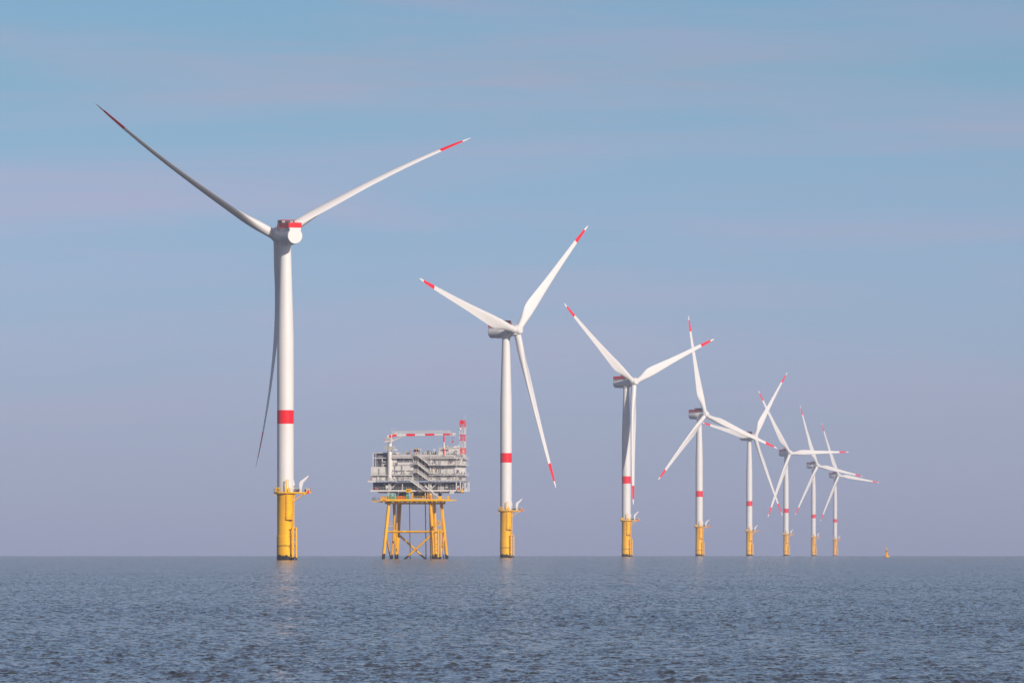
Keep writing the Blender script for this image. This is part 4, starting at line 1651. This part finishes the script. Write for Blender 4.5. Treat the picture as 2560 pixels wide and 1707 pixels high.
# ------------------------------------------------------------------ haze: one closed box of thin air
HX0, HX1, HY0, HY1, HZ0, HZ1 = -9700, 9700, -9700, 9700, -12.0, 196.0
b = MB()
b.box(HX0, HX1, HY0, HY1, HZ0, HZ1)
hm = bpy.data.materials.new('haze_air')
hm.use_nodes = True
nt = hm.node_tree
for nd in list(nt.nodes):
    nt.nodes.remove(nd)
out = nt.nodes.new('ShaderNodeOutputMaterial')
pv = nt.nodes.new('ShaderNodeVolumePrincipled')
pv.inputs['Color'].default_value = (0.66, 0.71, 0.86, 1)
pv.inputs['Density'].default_value = 6.8e-5
pv.inputs['Anisotropy'].default_value = 0.0
nt.links.new(pv.outputs[0], out.inputs['Volume'])
hz = put('haze', b.mesh('haze', hm, 0))
tag(hz, kind='stuff')

# ------------------------------------------------------------------ sun, sky
SUN_AZ, SUN_EL = math.radians(34), math.radians(25)      # azimuth: to the right of straight behind the camera
sd = Vector((math.sin(SUN_AZ) * math.cos(SUN_EL), -math.cos(SUN_AZ) * math.cos(SUN_EL), math.sin(SUN_EL)))
li = bpy.data.lights.new('sun', 'SUN')
li.energy = 4.8
li.angle = math.radians(0.53)
li.color = (1.0, 0.90, 0.79)
lo = bpy.data.objects.new('sun', li)
C.objects.link(lo)
lo.location = (500, -500, 600)
lo.rotation_euler = sd.to_track_quat('Z', 'Y').to_euler()

w = bpy.data.worlds.new('World')
bpy.context.scene.world = w
w.use_nodes = True
nt = w.node_tree
N, L = nt.nodes, nt.links
bg = N['Background']
sky = N.new('ShaderNodeTexSky')
sky.sky_type = 'NISHITA'
sky.sun_disc = False
sky.sun_elevation = SUN_EL
sky.sun_rotation = PI - SUN_AZ
sky.altitude = 0
sky.air_density = 1.0
sky.dust_density = 0.6
sky.ozone_density = 2.0
tint = N.new('ShaderNodeMix')
tint.data_type = 'RGBA'
tint.blend_type = 'MULTIPLY'
tint.inputs['Factor'].default_value = 1.0
tint.inputs['B'].default_value = (0.64, 0.64, 0.92, 1)
L.new(sky.outputs[0], tint.inputs['A'])
tcd = N.new('ShaderNodeTexCoord')
sxyz = N.new('ShaderNodeSeparateXYZ')
L.new(tcd.outputs['Generated'], sxyz.inputs[0])
zr = N.new('ShaderNodeMapRange')
zr.inputs['From Min'].default_value = 0.0
zr.inputs['From Max'].default_value = 0.075
L.new(sxyz.outputs['Z'], zr.inputs['Value'])
lowc = N.new('ShaderNodeMix')
lowc.data_type = 'RGBA'
lowc.inputs['A'].default_value = (0.70, 0.85, 1.74, 1)
lowc.inputs['B'].default_value = (0.51, 0.75, 1.05, 1)
L.new(zr.outputs['Result'], lowc.inputs['Factor'])
zr2 = N.new('ShaderNodeMapRange')
zr2.inputs['From Min'].default_value = 0.09
zr2.inputs['From Max'].default_value = 0.32
L.new(sxyz.outputs['Z'], zr2.inputs['Value'])
highc = N.new('ShaderNodeMix')                 # unseen sky above the view, tint added to brighten the sea's reflections
highc.data_type = 'RGBA'
highc.inputs['B'].default_value = (1.24, 1.06, 1.06, 1)
L.new(zr2.outputs['Result'], highc.inputs['Factor'])
L.new(lowc.outputs['Result'], highc.inputs['A'])
L.new(highc.outputs['Result'], tint.inputs['B'])
# thin high cloud: long soft streaks, faintly pink
tc = N.new('ShaderNodeTexCoord')
mp = N.new('ShaderNodeMapping')
mp.inputs['Scale'].default_value = (8.0, 8.0, 90.0)
mp.inputs['Rotation'].default_value = (0, math.radians(2.0), 0)
mp.inputs['Location'].default_value = (5.0, 2.0, 3.0)
no = N.new('ShaderNodeTexNoise')
no.inputs['Scale'].default_value = 1.0
no.inputs['Detail'].default_value = 5
no.inputs['Roughness'].default_value = 0.5
no.inputs['Distortion'].default_value = 0.6
ra = N.new('ShaderNodeValToRGB')
ra.color_ramp.elements[0].position = 0.42
ra.color_ramp.elements[1].position = 0.64
ra.color_ramp.elements[0].color = (0, 0, 0, 1)
ra.color_ramp.elements[1].color = (1, 1, 1, 1)
L.new(tc.outputs['Generated'], mp.inputs['Vector'])
L.new(mp.outputs[0], no.inputs['Vector'])
L.new(no.outputs['Fac'], ra.inputs['Fac'])
mp2 = N.new('ShaderNodeMapping')
mp2.inputs['Scale'].default_value = (14.0, 14.0, 260.0)
mp2.inputs['Location'].default_value = (3.0, 5.0, 2.0)
mp2.inputs['Rotation'].default_value = (0, math.radians(-1.2), 0)
no2 = N.new('ShaderNodeTexNoise')
no2.inputs['Scale'].default_value = 1.0
no2.inputs['Detail'].default_value = 4
no2.inputs['Distortion'].default_value = 0.8
ra2 = N.new('ShaderNodeMapRange')
ra2.inputs['From Min'].default_value = 0.50
ra2.inputs['From Max'].default_value = 0.72
L.new(tc.outputs['Generated'], mp2.inputs['Vector'])
L.new(mp2.outputs[0], no2.inputs['Vector'])
L.new(no2.outputs['Fac'], ra2.inputs['Value'])
upz = N.new('ShaderNodeMapRange')              # the thin streaks lie in the upper part of the view
upz.inputs['From Min'].default_value = 0.045
upz.inputs['From Max'].default_value = 0.075
L.new(sxyz.outputs['Z'], upz.inputs['Value'])
st2 = N.new('ShaderNodeMath')
st2.operation = 'MULTIPLY'
L.new(ra2.outputs['Result'], st2.inputs[0])
L.new(upz.outputs['Result'], st2.inputs[1])
streak = N.new('ShaderNodeMix')
streak.data_type = 'RGBA'
streak.blend_type = 'MULTIPLY'
streak.inputs['B'].default_value = (1.22, 0.97, 0.96, 1)
L.new(st2.outputs[0], streak.inputs['Factor'])
L.new(tint.outputs['Result'], streak.inputs['A'])
cl = N.new('ShaderNodeMix')
cl.data_type = 'RGBA'
cl.blend_type = 'MULTIPLY'
cl.inputs['B'].default_value = (1.36, 0.98, 0.98, 1)
mu = N.new('ShaderNodeMath')
mu.operation = 'MULTIPLY'
mu.inputs[1].default_value = 1.0
lowz = N.new('ShaderNodeMapRange')             # clear band over the horizon
lowz.inputs['From Min'].default_value = 0.012
lowz.inputs['From Max'].default_value = 0.055
lowz.inputs['To Min'].default_value = 0.1
L.new(sxyz.outputs['Z'], lowz.inputs['Value'])
mu0 = N.new('ShaderNodeMath')
mu0.operation = 'MULTIPLY'
L.new(ra.outputs['Color'], mu0.inputs[0])
L.new(lowz.outputs['Result'], mu0.inputs[1])
L.new(mu0.outputs[0], mu.inputs[0])
L.new(mu.outputs[0], cl.inputs['Factor'])
L.new(streak.outputs['Result'], cl.inputs['A'])
L.new(cl.outputs['Result'], bg.inputs['Color'])
bg.inputs['Strength'].default_value = 0.082

# ------------------------------------------------------------------ camera
cam = bpy.data.cameras.new('camera')
cam.sensor_fit = 'HORIZONTAL'
cam.sensor_width = 36
cam.lens = 36 * F_PX / 2560
cam.shift_y = (1373.5 - 853.5) / 2560
cam.clip_start = 1.0
cam.clip_end = 60000
co_ = bpy.data.objects.new('camera', cam)
C.objects.link(co_)
co_.location = (0, 0, 3.0)
co_.rotation_euler = (PI / 2, 0, 0)
sc = bpy.context.scene
sc.camera = co_
sc.view_settings.view_transform = 'Standard'
sc.view_settings.look = 'None'
sc.view_settings.exposure = 0.0
sc.view_settings.gamma = 1
sc.render.engine = 'CYCLES'
sc.cycles.use_denoising = True
sc.cycles.max_bounces = 6
sc.cycles.volume_bounces = 1
